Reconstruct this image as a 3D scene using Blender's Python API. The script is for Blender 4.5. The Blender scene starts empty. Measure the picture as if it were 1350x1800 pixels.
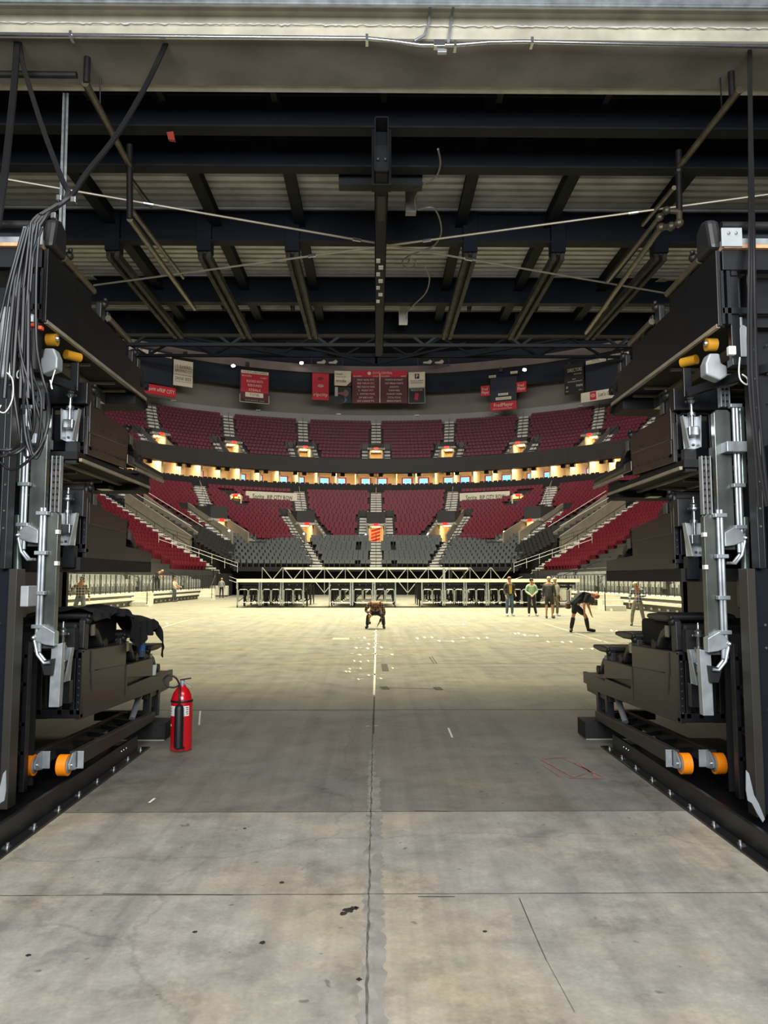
import bpy, bmesh, math, random
from mathutils import Vector, Matrix
random.seed(7)
D = bpy.data
SC = bpy.context.scene
COL = SC.collection
# ------------------------------------------------------------ camera
F = 1330.0; H = 1.65
PITCH = math.atan(118 / F); YAW = math.atan(14 / F)
cam = D.objects.new('camera', D.cameras.new('camera')); COL.objects.link(cam)
cam.data.sensor_fit = 'VERTICAL'; cam.data.sensor_height = 36; cam.data.sensor_width = 27
cam.data.lens = F / 1800 * 36
cam.data.clip_end = 400; cam.data.clip_start = 0.05
cam.location = (0, 0, H); cam.rotation_euler = (math.pi / 2 + PITCH, 0, -YAW)
SC.camera = cam
# ------------------------------------------------------------ exposure and world
SC.view_settings.view_transform = 'Standard'; SC.view_settings.look = 'None'
SC.view_settings.exposure = 0.0; SC.view_settings.gamma = 1.0
SC.view_settings.use_curve_mapping = False
w = D.worlds.new('world'); SC.world = w; w.use_nodes = True
w.node_tree.nodes['Background'].inputs[0].default_value = (0.75, 0.85, 1.0, 1)
w.node_tree.nodes['Background'].inputs[1].default_value = 0.012
# ------------------------------------------------------------ lights
def area(name, loc, size, power, color, rot=(0, 0, 0), spread=180):
    l = D.lights.new(name, 'AREA'); l.shape = 'RECTANGLE'; l.size, l.size_y = size
    l.energy = power; l.color = color; l.spread = math.radians(spread)
    o = D.objects.new(name, l); COL.objects.link(o); o.location = loc; o.rotation_euler = rot
    return o
def spot(name, loc, target, power, color, angle=60, r=0.3):
    l = D.lights.new(name, 'SPOT'); l.energy = power; l.color = color
    l.spot_size = math.radians(angle); l.spot_blend = 0.6; l.shadow_soft_size = r
    o = D.objects.new(name, l); COL.objects.link(o); o.location = loc
    o.rotation_euler = (Vector(target) - Vector(loc)).to_track_quat('-Z', 'Y').to_euler()
    return o
area('dock_lights', (0, 1.6, 6.9), (6, 3.0), 400, (1.0, 0.98, 0.95), (math.radians(-8), 0, 0))
area('dock_lights_rear', (0, -2.5, 4.6), (7, 3.0), 1150, (0.94, 0.97, 1.0), (math.radians(97), 0, 0))
area('arena_house_lights', (0, 44, 34), (30, 40), 37000, (1.0, 0.93, 0.60), (0, 0, 0), 90)
area('added_stand_wash', (0, 58, 33), (60, 8), 16000, (1.0, 0.95, 0.88), (math.radians(72), 0, 0), 170)  # added wash aimed at the far stands and walls, no fixture modelled
area('arena_fill_lights', (0, 60, 35), (40, 26), 7000, (1.0, 0.93, 0.75), (0, 0, 0), 170)
# ------------------------------------------------------------ pixel -> place helpers (only used to measure)
_F = Vector((math.sin(YAW) * math.cos(PITCH), math.cos(YAW) * math.cos(PITCH), math.sin(PITCH)))
_R = Vector((math.cos(YAW), -math.sin(YAW), 0)); _U = _R.cross(_F)
def ray(px, py): return _F + _R * ((px - 675) / F) + _U * ((900 - py) / F)
def at(px, py, Y):
    r = ray(px, py); t = Y / r.y; return Vector((r.x * t, Y, H + r.z * t))
def az(px, py, Z=0.0):
    r = ray(px, py); t = (Z - H) / r.z; return Vector((r.x * t, r.y * t, Z))
CY = 67.0
def ring(px, py, rad):
    r = ray(px, py); a = r.x ** 2 + r.y ** 2; b = -2 * r.y * CY; c = CY ** 2 - rad ** 2
    t = (-b + math.sqrt(b * b - 4 * a * c)) / (2 * a)
    return Vector((r.x * t, r.y * t, H + r.z * t))
def zc(py, Y): return at(661, py, Y).z
# ------------------------------------------------------------ materials
def lin(c):
    return tuple((v / 12.92 if v <= 0.04045 else ((v + 0.055) / 1.055) ** 2.4) for v in [x / 255 for x in c])
MATS = {}
def mat(name, rgb, rough=0.6, metal=0.0, noise=0.12, scale=6.0, bump=0.0, coat=0.0, emit=None, spec=0.5, alpha=None):
    if name in MATS: return MATS[name]
    m = D.materials.new(name); m.use_nodes = True; nt = m.node_tree; b = nt.nodes['Principled BSDF']
    c = lin(rgb)
    tc = nt.nodes.new('ShaderNodeTexCoord'); nz = nt.nodes.new('ShaderNodeTexNoise')
    nz.inputs['Scale'].default_value = scale; nz.inputs['Detail'].default_value = 4
    nt.links.new(tc.outputs['Object'], nz.inputs['Vector'])
    rp = nt.nodes.new('ShaderNodeValToRGB'); e = rp.color_ramp.elements
    e[0].position = 0.3; e[1].position = 0.7
    e[0].color = (*[v * (1 - noise) for v in c], 1); e[1].color = (*[min(1, v * (1 + noise)) for v in c], 1)
    nt.links.new(nz.outputs['Fac'], rp.inputs[0]); nt.links.new(rp.outputs[0], b.inputs['Base Color'])
    b.inputs['Roughness'].default_value = rough; b.inputs['Metallic'].default_value = metal
    b.inputs['Specular IOR Level'].default_value = spec
    b.inputs['Coat Weight'].default_value = coat
    if bump:
        bp = nt.nodes.new('ShaderNodeBump'); bp.inputs['Strength'].default_value = bump; bp.inputs['Distance'].default_value = 0.02
        nt.links.new(nz.outputs['Fac'], bp.inputs['Height']); nt.links.new(bp.outputs[0], b.inputs['Normal'])
    if emit:
        b.inputs['Emission Color'].default_value = (*lin(emit[0]), 1); b.inputs['Emission Strength'].default_value = emit[1]
    if alpha is not None:
        b.inputs['Transmission Weight'].default_value = alpha; b.inputs['IOR'].default_value = 1.3
    MATS[name] = m; return m
M = dict(
    steel=mat('black_steel', (21, 22, 25), 0.35, 0.0, 0.25, 5, 0.05, spec=0.6),
    panel=mat('charcoal_panel', (50, 48, 44), 0.38, 0.0, 0.12, 3, spec=0.5),
    dpanel=mat('dark_brown_black_panel', (36, 33, 31), 0.35, noise=0.12, scale=3),
    black=mat('matt_black', (14, 15, 17), 0.7),
    navy=mat('black_blue_girder_paint', (16, 21, 29), 0.7, spec=0.2, noise=0.2, scale=2),
    flange=mat('dusty_flange_paint', (27, 28, 30), 0.75, spec=0.2, noise=0.3, scale=3),
    galv=mat('galvanised_steel', (172, 178, 182), 0.34, 0.5, 0.25, 9),
    chrome=mat('bright_zinc', (205, 208, 210), 0.2, 0.95, 0.1, 20),
    plate=mat('raw_steel_plate', (108, 112, 108), 0.3, 0.65, 0.35, 4),
    deck=mat('galvanised_roof_deck', (240, 239, 234), 0.55, 0.1, 0.25, 2.0),
    pipe=mat('dull_brass_pipe', (92, 84, 68), 0.45, 0.4, 0.3, 8),
    dpipe=mat('dark_iron_pipe', (32, 30, 30), 0.5, 0.2, 0.3, 8),
    ply=mat('plywood_edge', (196, 154, 112), 0.7, noise=0.2, scale=20),
    batten=mat('varnished_batten', (150, 140, 120), 0.45, noise=0.2, scale=5),
    orange=mat('orange_polyurethane', (255, 140, 10), 0.45, noise=0.05),
    yellow=mat('amber_roller', (190, 135, 30), 0.4, noise=0.1),
    red=mat('extinguisher_red', (196, 12, 28), 0.22, noise=0.04, coat=0.6),
    rubber=mat('black_rubber', (20, 20, 22), 0.5),
    cable=mat('black_cable_jacket', (20, 20, 23), 0.45, noise=0.2),
    cloth=mat('black_cloth', (13, 13, 15), 0.95, noise=0.3, scale=15, bump=0.4),
    white=mat('white_label', (225, 225, 220), 0.6, noise=0.05),
    cast=mat('grey_cast_housing', (160, 165, 168), 0.45, 0.2, 0.1, 8),
    seatp=mat('dark_seat_plastic', (36, 36, 38), 0.45, noise=0.1, scale=12),
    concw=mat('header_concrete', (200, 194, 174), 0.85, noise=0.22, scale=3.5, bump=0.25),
    concd=mat('shaded_soffit_concrete', (122, 117, 104), 0.9, noise=0.28, scale=1.6, bump=0.15),
    terr=mat('terrace_concrete', (52, 52, 51), 0.85, noise=0.15, scale=1),
    fascia=mat('dark_fascia', (34, 33, 32), 0.7, noise=0.1, scale=0.6),
    wallg=mat('grey_arena_wall', (118, 115, 110), 0.85, noise=0.06, scale=0.3),
    wallp=mat('light_washed_arena_wall', (150, 151, 150), 0.85, noise=0.05, scale=0.3),
    curtain=mat('navy_curtain', (22, 28, 40), 0.9, noise=0.2, scale=1.5),
    ringb=mat('mauve_grey_ring_beam', (120, 108, 106), 0.8, noise=0.12, scale=0.5),
    stair=mat('pale_concrete_steps', (200, 198, 190), 0.85, noise=0.1, scale=2),
    vwall=mat('beige_concrete_wall', (134, 128, 112), 0.85, noise=0.12, scale=1.2),
    cream=mat('cream_plaster', (232, 216, 184), 0.8, noise=0.05),
    lamp=mat('warm_ceiling_panel', (255, 214, 150), 0.5, emit=((255, 220, 165), 34.0)),
    seatr=mat('crimson_seat', (104, 16, 36), 0.55, noise=0.15, scale=1),
    seatb=mat('bright_red_seat', (165, 14, 40), 0.5, noise=0.1, scale=1),
    seatg=mat('silver_grey_seat', (150, 152, 153), 0.5, noise=0.15, scale=2),
    seatd=mat('charcoal_seat', (84, 88, 90), 0.55, noise=0.15, scale=2),
    alu=mat('aluminium_deck_edge', (240, 238, 228), 0.5, 0.0, 0.05),
    rail=mat('dark_rail', (30, 32, 34), 0.5),
    lit=mat('white_platform', (205, 202, 190), 0.6, noise=0.08),
    tv=mat('lit_television', (90, 160, 220), 0.4, emit=((110, 190, 245), 1.6), noise=0.5, scale=3),
    exitm=mat('red_lit_exit_sign', (220, 30, 30), 0.4, emit=((255, 40, 40), 1.6)),
    signr=mat('sign_red', (190, 20, 46), 0.6, noise=0.05),
    signw=mat('sign_cream', (220, 212, 190), 0.6, noise=0.04),
    signk=mat('sign_black', (12, 13, 15), 0.6),
    signm=mat('sign_dark_maroon', (84, 20, 34), 0.6),
    signb=mat('sign_navy', (18, 26, 42), 0.6),
    green=mat('sign_green', (20, 84, 60), 0.6),
    signg=mat('sign_grey', (176, 176, 162), 0.6),
    lampw=mat('floodlight_lens', (255, 255, 255), 0.4, emit=((255, 250, 240), 60.0)),
    tape=mat('white_floor_tape', (235, 230, 215), 0.8, noise=0.2, scale=30),
    tred=mat('worn_red_and_white_tape', (170, 110, 104), 0.8, noise=0.5, scale=40),
    dmark=mat('dark_floor_patch', (64, 62, 56), 0.8),
    bottle=mat('clear_blue_plastic', (190, 220, 240), 0.15, alpha=0.85, noise=0.02),
)
# ------------------------------------------------------------ mesh builder
ORG = {}
class MB:
    def __init__(s): s.v = []; s.f = []
    def add(s, vs, fs):
        n = len(s.v); s.v += [Vector(q) for q in vs]; s.f += [tuple(i + n for i in f) for f in fs]; return s
    def hexa(s, p):
        return s.add(p, [(0, 3, 2, 1), (4, 5, 6, 7), (0, 1, 5, 4), (1, 2, 6, 5), (2, 3, 7, 6), (3, 0, 4, 7)])
    def box(s, x0, x1, y0, y1, z0, z1):
        return s.hexa([(x0, y0, z0), (x1, y0, z0), (x1, y1, z0), (x0, y1, z0), (x0, y0, z1), (x1, y0, z1), (x1, y1, z1), (x0, y1, z1)])
    def bar(s, a, b, w, h=None, up=(0, 0, 1)):
        a = Vector(a); b = Vector(b); h = h or w; d = (b - a).normalized(); u = Vector(up)
        if abs(d.dot(u)) > 0.98: u = Vector((0, 1, 0))
        r = d.cross(u).normalized(); u = r.cross(d); r = r * w / 2; u = u * h / 2
        return s.hexa([a - r - u, a + r - u, b + r - u, b - r - u, a - r + u, a + r + u, b + r + u, b - r + u])
    def tube(s, pts, r, n=8, cap=True):
        pts = [Vector(p) for p in pts]; m = len(pts); rs = r if isinstance(r, (list, tuple)) else [r] * m
        ref = Vector((0, 0, 1)); rings = []; prev = None
        for i, p in enumerate(pts):
            d = (pts[min(i + 1, m - 1)] - pts[max(i - 1, 0)])
            d = d.normalized() if d.length > 1e-9 else Vector((0, 0, 1))
            if prev is None:
                a = d.cross(ref) if abs(d.dot(ref)) < 0.95 else d.cross(Vector((1, 0, 0)))
            else: a = prev - d * prev.dot(d)
            a.normalize(); prev = a; b = d.cross(a)
            rings.append([p + (a * math.cos(2 * math.pi * k / n) + b * math.sin(2 * math.pi * k / n)) * rs[i] for k in range(n)])
        vs = [q for R_ in rings for q in R_]; fs = []
        for i in range(m - 1):
            for k in range(n): fs.append((i * n + k, i * n + (k + 1) % n, (i + 1) * n + (k + 1) % n, (i + 1) * n + k))
        if cap: fs += [tuple(range(n))[::-1], tuple((m - 1) * n + k for k in range(n))]
        return s.add(vs, fs)
    def cyl(s, a, b, r, n=16, r2=None): return s.tube([a, b], [r, r if r2 is None else r2], n)
    def lathe(s, prof, base, n=20, axis=(0, 0, 1)):
        ax = Vector(axis).normalized(); base = Vector(base)
        a = ax.cross(Vector((0, 0, 1)) if abs(ax.z) < .9 else Vector((1, 0, 0))).normalized(); b = ax.cross(a); m = len(prof)
        vs = [base + ax * z + (a * math.cos(2 * math.pi * k / n) + b * math.sin(2 * math.pi * k / n)) * max(r, 1e-4) for r, z in prof for k in range(n)]
        fs = [(i * n + k, i * n + (k + 1) % n, (i + 1) * n + (k + 1) % n, (i + 1) * n + k) for i in range(m - 1) for k in range(n)]
        return s.add(vs, fs + [tuple(range(n))[::-1], tuple((m - 1) * n + k for k in range(n))])
    def prism(s, pts, a, b, axis='x'):
        n = len(pts)
        mk = {'x': lambda t, p: (t, p[0], p[1]), 'y': lambda t, p: (p[0], t, p[1]), 'z': lambda t, p: (p[0], p[1], t)}[axis]
        return s.add([mk(a, p) for p in pts] + [mk(b, p) for p in pts],
                     [tuple(range(n))[::-1], tuple(range(n, 2 * n))] + [(i, (i + 1) % n, n + (i + 1) % n, n + i) for i in range(n)])
    def ball(s, c, r, n=8, m=6, sc=(1, 1, 1)):
        c = Vector(c); vs = [c + Vector((0, 0, r * sc[2]))]
        for i in range(1, m):
            for k in range(n):
                t = math.pi * i / m; a = 2 * math.pi * k / n
                vs.append(c + Vector((r * sc[0] * math.sin(t) * math.cos(a), r * sc[1] * math.sin(t) * math.sin(a), r * sc[2] * math.cos(t))))
        vs.append(c - Vector((0, 0, r * sc[2]))); L = len(vs) - 1
        fs = [(0, 1 + k, 1 + (k + 1) % n) for k in range(n)]
        for i in range(m - 2):
            for k in range(n): fs.append((1 + i * n + k, 1 + (i + 1) * n + k, 1 + (i + 1) * n + (k + 1) % n, 1 + i * n + (k + 1) % n))
        fs += [(L, 1 + (m - 2) * n + (k + 1) % n, 1 + (m - 2) * n + k) for k in range(n)]
        return s.add(vs, fs)
    def quad(s, o, r, u, w_, h_, t=0.02):
        o = Vector(o); r = Vector(r) * w_; u = Vector(u) * h_; nrm = r.cross(u).normalized() * t
        return s.hexa([o, o + r, o + r + u, o + u, o + nrm, o + r + nrm, o + r + u + nrm, o + u + nrm])
    def text(s, st, size, o, r, u, align='CENTER', wide=1.0, fit=None):
        c = D.curves.new('t', 'FONT'); c.body = st; c.size = 1; c.align_x = align; c.resolution_u = 2; c.extrude = 0.0
        ob = D.objects.new('t', c); me = ob.to_mesh()
        r = Vector(r); u = Vector(u); o = Vector(o)
        if len(me.vertices):
            wd = max(v.co.x for v in me.vertices) - min(v.co.x for v in me.vertices)
            if fit: wide = fit / (wd * size)
            s.add([o + r * v.co.x * size * wide + u * v.co.y * size for v in me.vertices], [tuple(p.vertices) for p in me.polygons])
        ob.to_mesh_clear(); D.objects.remove(ob); D.curves.remove(c); return s
    def mirror(s, flip):
        if flip < 0: s.v = [Vector((-q.x, q.y, q.z)) for q in s.v]
        return s
    def shift(s, dx=0, dy=0, dz=0): s.v = [q + Vector((dx, dy, dz)) for q in s.v]; return s
    def build(s, name, m, parent=None, smooth=False, bevel=0.0, normals=True):
        if not s.v: return None
        off = ORG.get(parent.name, Vector()) if parent else Vector()
        me = D.meshes.new(name); me.from_pydata([tuple(q - off) for q in s.v], [], s.f)
        if normals:
            bm = bmesh.new(); bm.from_mesh(me); bmesh.ops.recalc_face_normals(bm, faces=bm.faces[:]); bm.to_mesh(me); bm.free()
        me.materials.append(m)
        if smooth:
            me.polygons.foreach_set('use_smooth', [True] * len(me.polygons))
            me.set_sharp_from_angle(angle=math.radians(40))
        o = D.objects.new(name, me); COL.objects.link(o)
        if parent: o.parent = parent
        ORG[o.name] = off.copy()
        if bevel:
            bv = o.modifiers.new('edge', 'BEVEL'); bv.width = bevel; bv.segments = 2; bv.limit_method = 'ANGLE'
        return o
def tag(o, label=None, cat=None, group=None, kind=None):
    if label: o['label'] = label
    if cat: o['category'] = cat
    if group: o['group'] = group
    if kind: o['kind'] = kind
    return o
def thing(name, label, cat, loc=(0, 0, 0), group=None):
    o = D.objects.new(name, None); COL.objects.link(o); o.location = loc; o.empty_display_size = 0.1
    ORG[o.name] = Vector(loc); return tag(o, label, cat, group)
def struct(o): o['kind'] = 'structure'; return o
def copy_tree(o, parent=None):
    c = o.copy(); COL.objects.link(c); c.parent = parent
    if parent: c.matrix_parent_inverse = o.matrix_parent_inverse.copy()
    for ch in list(o.children): copy_tree(ch, c)
    return c
# ------------------------------------------------------------ concrete floor material
def floor_mat(name, base, warm, blue):
    m = D.materials.new(name); m.use_nodes = True; nt = m.node_tree; N = nt.nodes; L = nt.links
    b = N['Principled BSDF']; tc = N.new('ShaderNodeTexCoord')
    def noise(sc, det=6, vec=None, rough=0.6):
        n = N.new('ShaderNodeTexNoise'); n.inputs['Scale'].default_value = sc; n.inputs['Detail'].default_value = det
        n.inputs['Roughness'].default_value = rough; L.new(vec or tc.outputs['Object'], n.inputs['Vector']); return n
    def ramp(src, a, c, ca, cc):
        r = N.new('ShaderNodeValToRGB'); e = r.color_ramp.elements; e[0].position = a; e[1].position = c
        e[0].color = (*ca, 1); e[1].color = (*cc, 1); L.new(src, r.inputs[0]); return r
    def mix(f, a, c, mode='MIX'):
        x = N.new('ShaderNodeMix'); x.data_type = 'RGBA'; x.blend_type = mode
        if isinstance(f, float): x.inputs[0].default_value = f
        else: L.new(f, x.inputs[0])
        L.new(a, x.inputs[6]); L.new(c, x.inputs[7]); return x.outputs[2]
    c = lin(base); wv = lin(warm); bl = lin(blue)
    n1 = noise(0.7, 8); n2 = noise(2.6, 10, rough=0.7); n3 = noise(45, 4)
    big = ramp(n1.outputs['Fac'], 0.35, 0.68, tuple(v * 0.82 for v in c), tuple(v * 1.16 for v in c))
    tint = ramp(noise(0.45, 4).outputs['Fac'], 0.44, 0.62, bl, wv)
    col = mix(0.42, big.outputs[0], tint.outputs[0])
    mott = ramp(n2.outputs['Fac'], 0.3, 0.72, (0.60, 0.60, 0.61), (1.22, 1.20, 1.15))
    col = mix(0.85, col, mott.outputs[0], 'MULTIPLY')
    sf = ramp(noise(5.5, 12, rough=0.82).outputs['Fac'], 0.5, 0.64, (1, 1, 1), (1.28, 1.26, 1.2)); col = mix(0.8, col, sf.outputs[0], 'MULTIPLY')
    ds_ = ramp(noise(1.3, 9, rough=0.75).outputs['Fac'], 0.33, 0.47, (0.72, 0.71, 0.70), (1, 1, 1)); col = mix(0.7, col, ds_.outputs[0], 'MULTIPLY')
    # wheel smears running along the hall
    mp = N.new('ShaderNodeMapping'); mp.inputs['Scale'].default_value = (5.5, 0.16, 1); L.new(tc.outputs['Object'], mp.inputs[0])
    sm = ramp(noise(1.0, 3, mp.outputs[0]).outputs['Fac'], 0.36, 0.56, (0.66, 0.66, 0.67), (1.04, 1.04, 1.04))
    col = mix(0.5, col, sm.outputs[0], 'MULTIPLY')
    gr = ramp(n3.outputs['Fac'], 0.35, 0.7, (0.86, 0.86, 0.86), (1.1, 1.1, 1.1)); col = mix(0.6, col, gr.outputs[0], 'MULTIPLY')
    # fine cracks and specks
    vo = N.new('ShaderNodeTexVoronoi'); vo.feature = 'DISTANCE_TO_EDGE'; vo.inputs['Scale'].default_value = 0.33
    ds = N.new('ShaderNodeVectorMath'); ds.operation = 'ADD'; sc_ = N.new('ShaderNodeVectorMath'); sc_.operation = 'SCALE'
    sc_.inputs[3].default_value = 0.6; L.new(noise(1.5, 6).outputs['Color'], sc_.inputs[0])
    L.new(tc.outputs['Object'], ds.inputs[0]); L.new(sc_.outputs[0], ds.inputs[1]); L.new(ds.outputs[0], vo.inputs['Vector'])
    ck = ramp(vo.outputs['Distance'], 0.0, 0.006, (0.62, 0.62, 0.62), (1, 1, 1)); col = mix(0.55, col, ck.outputs[0], 'MULTIPLY')
    sp = ramp(noise(9, 2).outputs['Fac'], 0.27, 0.31, (0.45, 0.44, 0.43), (1, 1, 1)); col = mix(0.8, col, sp.outputs[0], 'MULTIPLY')
    L.new(col, b.inputs['Base Color'])
    rr = ramp(n2.outputs['Fac'], 0.3, 0.7, (0.42,) * 3, (0.62,) * 3); L.new(rr.outputs[0], b.inputs['Roughness'])
    bp = N.new('ShaderNodeBump'); bp.inputs['Strength'].default_value = 0.15; bp.inputs['Distance'].default_value = 0.01
    L.new(n3.outputs['Fac'], bp.inputs['Height']); L.new(bp.outputs[0], b.inputs['Normal'])
    return m
FD = floor_mat('dock_concrete', (160, 156, 144), (182, 164, 130), (146, 148, 148))
FA = floor_mat('arena_concrete', (122, 119, 110), (134, 126, 106), (112, 115, 116))
YJ = az(650, 1427).y
o = struct(MB().add([(-7, -9, 0), (7, -9, 0), (7, YJ, 0), (-7, YJ, 0)], [(0, 1, 2, 3)]).build('floor', FD)); tag(o, 'pale worn concrete slab of the loading dock nearest the camera')
o = struct(MB().add([(-60, YJ, 0), (60, YJ, 0), (60, 125, 0), (-60, 125, 0)], [(0, 1, 2, 3)]).build('floor', FA)); tag(o, 'arena concrete floor running away to the far seats')
# joints
jm = mat('floor_joint_filler', (92, 89, 83), 0.9, noise=0.45, scale=14); jl = mat('worn_joint_edge', (136, 133, 125), 0.9, noise=0.3, scale=9)
def strip(a, b, wd, m, name='trim_1', z=0.002, jitter=0.0, n=60):
    a = Vector(a); b = Vector(b); d = (b - a); s_ = Vector((d.y, -d.x, 0)).normalized(); mb = MB(); vs = []
    for i in range(n + 1):
        p = a + d * i / n; j = random.uniform(-1, 1) * jitter; k = 1 + random.uniform(-0.5, 0.5) * (1 if jitter else 0)
        vs += [p + s_ * (j - wd / 2 * k) + Vector((0, 0, z)), p + s_ * (j + wd / 2 * k) + Vector((0, 0, z))]
    return struct(mb.add(vs, [(2 * i, 2 * i + 1, 2 * i + 3, 2 * i + 2) for i in range(n)]).build(name, m))
strip((-0.035, 1.5, 0), (-0.035, 9.5, 0), 0.010, jm, jitter=0.004, n=160)
strip((0.008, 1.5, 0), (0.008, 6.5, 0), 0.06, mat('grey_grout_band', (133, 131, 123), .9, noise=.2, scale=7), jitter=0.003, n=160, z=0.0007)
strip((-0.035, 1.5, 0), (-0.035, 7.6, 0), 0.055, jl, jitter=0.008, n=160, z=0.001)
for py, wd in ((1572, 0.007), (1427, 0.009), (1248, 0.02), (1167, 0.02), (1121, 0.03)):
    y = az(650, py).y; xs = 7 if y < 8 else 14
    strip((-xs, y, 0), (xs, y + 0.0, 0), wd, jm, jitter=0.002, n=140)
# ------------------------------------------------------------ dock shell
wm = mat('dark_dock_wall', (44, 45, 47), 0.9); cm = mat('dock_ceiling_paint', (96, 96, 94), 0.9)
struct(MB().box(-6.2, -6, -9, 14.8, 0, 7.3).build('wall_left', wm)); struct(MB().box(6, 6.2, -9, 14.8, 0, 7.3).build('wall_right', wm))
struct(MB().box(-6.2, 6.2, -9.2, -9, 0, 7.3).build('wall_back', cm)); struct(MB().box(-6.2, 6.2, -9, 6.0, 7.15, 7.3).build('ceiling', cm))
struct(MB().box(-60, -6, 14.6, 14.9, 0, 38).build('wall_near_left', wm)); struct(MB().box(6, 60, 14.6, 14.9, 0, 38).build('wall_near_right', wm))
struct(MB().box(-6, 6, 14.6, 14.9, 7.2, 38).build('wall_near_top', wm))
YH = 6.3; zf = lambda p: zc(p, YH)
prof = [(YH - .06, zf(8) + .4), (YH - .06, zf(30)), (YH - .02, zf(33)), (YH - .02, zf(47)), (YH, zf(49)), (YH, zf(68)), (YH + .75, zf(68) - .0), (YH + .75, zf(8) + .4)]
o = struct(MB().prism(prof, -6, 6, 'x').build('beam_header', M['concw'])); tag(o, 'stained concrete header beam over the dock opening')
# pale broken mortar line on the header
mb = MB(); rnd = random.Random(3); pts = []
n = 240
vs = []
for i in range(n + 1):
    x = -3.6 + 7.2 * i / n; zz = zf(48) + rnd.uniform(-.006, .006); h_ = rnd.uniform(.004, .02)
    vs += [(x, YH - .028, zz - h_ / 2), (x, YH - .028, zz + h_ / 2)]
mb.add(vs, [(2 * i, 2 * i + 1, 2 * i + 3, 2 * i + 2) for i in range(n)]); struct(mb.build('trim_2', M['white']))
# soffit is the underside; a concrete sheet below it has the shade painted in darker
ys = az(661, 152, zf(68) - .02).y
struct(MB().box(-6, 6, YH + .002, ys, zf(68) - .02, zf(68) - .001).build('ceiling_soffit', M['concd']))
mb = MB(); mb.box(-4, 4, YH - .3, YH - .28, zc(8, YH - .3), zc(8, YH - .3) + .14); mb.box(-4, 4, YH - .31, YH - .3, zc(5, YH - .3), zc(4, YH - .3) + .01)
o = mb.build('door_track', M['galv']); tag(o, 'shiny metal roll-up door guide along the top of the opening', 'door track')
# conduit
t = thing('electrical_conduit', 'silver electrical conduit running the width of the concrete header', 'conduit', (0, YH - .1, zf(72)))
pts = [at(-80, 59, YH - .08), at(300, 64, YH - .08), at(640, 67, YH - .08), at(690, 72, YH - .08), at(740, 79, YH - .08), at(800, 79, YH - .08), at(860, 74, YH - .08), at(920, 73, YH - .08), at(1100, 77, YH - .08), at(1430, 83, YH - .08)]
MB().tube(pts, .017, 10).build('conduit_pipe', M['chrome'], t, True)
MB().tube([at(757, -5, YH - .07), at(754, 40, YH - .07), at(746, 62, YH - .07), at(728, 72, YH - .07)], .012).build('branch_pipe', M['galv'], t, True)
MB().tube([at(799, -5, YH - .07), at(790, 60, YH - .07), at(788, 76, YH - .07)], .012).build('branch_pipe', M['galv'], t, True)
c = at(778, 79, YH - .1); MB().box(c.x - .08, c.x + .02, c.y - .03, c.y + .03, c.z - .03, c.z + .03).build('junction_box', M['chrome'], t, bevel=.004)
c = at(777, 91, YH - .1); MB().box(c.x - .04, c.x + .04, c.y - .02, c.y + .02, c.z - .015, c.z + .015).build('cover_box', M['galv'], t, bevel=.003)
for px, py in ((125, 62), (645, 68), (800, 79), (935, 73)):
    c = at(px, py, YH - .08); MB().box(c.x - .012, c.x + .012, c.y - .022, c.y + .06, c.z - .03, c.z + .03).build('strap', M['chrome'], t)
# ------------------------------------------------------------ tunnel roof: deck, girders, joists
mb = MB(); y = 7.05; prf = []
while y < 14.6:
    for dy, dz in ((0, 0), (.1, 0), (.108, .09), (.162, .09), (.17, 0)): prf.append((y + dy, 6.86 + dz))
    y += .17
vs = [(-6, a, b) for a, b in prf] + [(6, a, b) for a, b in prf]; n = len(prf)
mb.add(vs, [(i, i + 1, n + i + 1, n + i) for i in range(n - 1)])
mb.box(-6, 6, 6.9, 14.9, 6.95, 7.1)
tag(struct(mb.build('ceiling', M['deck'], normals=False)), 'ribbed galvanised roof deck above the black girders')
GB = 6.4
def girder(py, hh, lab, fw=.17, z=GB, m='navy'):
    y = az(661, py, z).y
    t = thing('steel_girder', lab, 'girder', (0, y, z), 'black girders across the tunnel roof')
    MB().box(-6, 6, y - .012 + .0, y + .012, z + .02, z + hh).build('web', M[m], t)
    MB().box(-6, 6, y - fw / 2, y + fw / 2, z, z + .02).build('bottom_flange', M['flange'], t)
    MB().box(-6, 6, y - fw / 2, y + fw / 2, z + hh, z + hh + .02).build('top_flange', M['flange'], t)
    return y
girder(232, .43, 'black roof girder closest to the concrete header')
g2 = girder(300, .43, 'second black roof girder, with round bolt holes')
g3 = girder(429, .43, 'third black roof girder, beyond the first strip of ribbed roof deck')
g4 = girder(535, .43, 'fourth black roof girder, crossed by the hanging channels')
g5 = girder(590, .43, 'last black girder at the arena edge of the tunnel roof')
t = thing('top_track', 'black ledge strip tucked right behind the concrete header', 'strip', (0, 7.2, 6.6))
yy = az(661, 158, 6.6).y
MB().box(-6, 6, yy - .1, yy + .08, 6.62, 6.9).build('channel', M['navy'], t)
MB().box(-6, 6, yy + .085, yy + .11, 6.60, 6.66).build('lip', M['flange'], t)
for px in (150, 280, 480, 675, 880, 1070):
    c = at(px, 160, yy); MB().box(c.x - .03, c.x + .03, yy - .12, yy + .13, 6.55, 6.66).build('clip', M['black'], t)
for y0, px in ((g2, 424), (g2, 922), (g2, 1172)):
    c = at(px, 273, y0); MB().cyl((c.x, y0 - .02, c.z), (c.x, y0 - .012, c.z), .028, 14).build('web_hole_ring', M['flange'], D.objects['steel_girder.001'])
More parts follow.
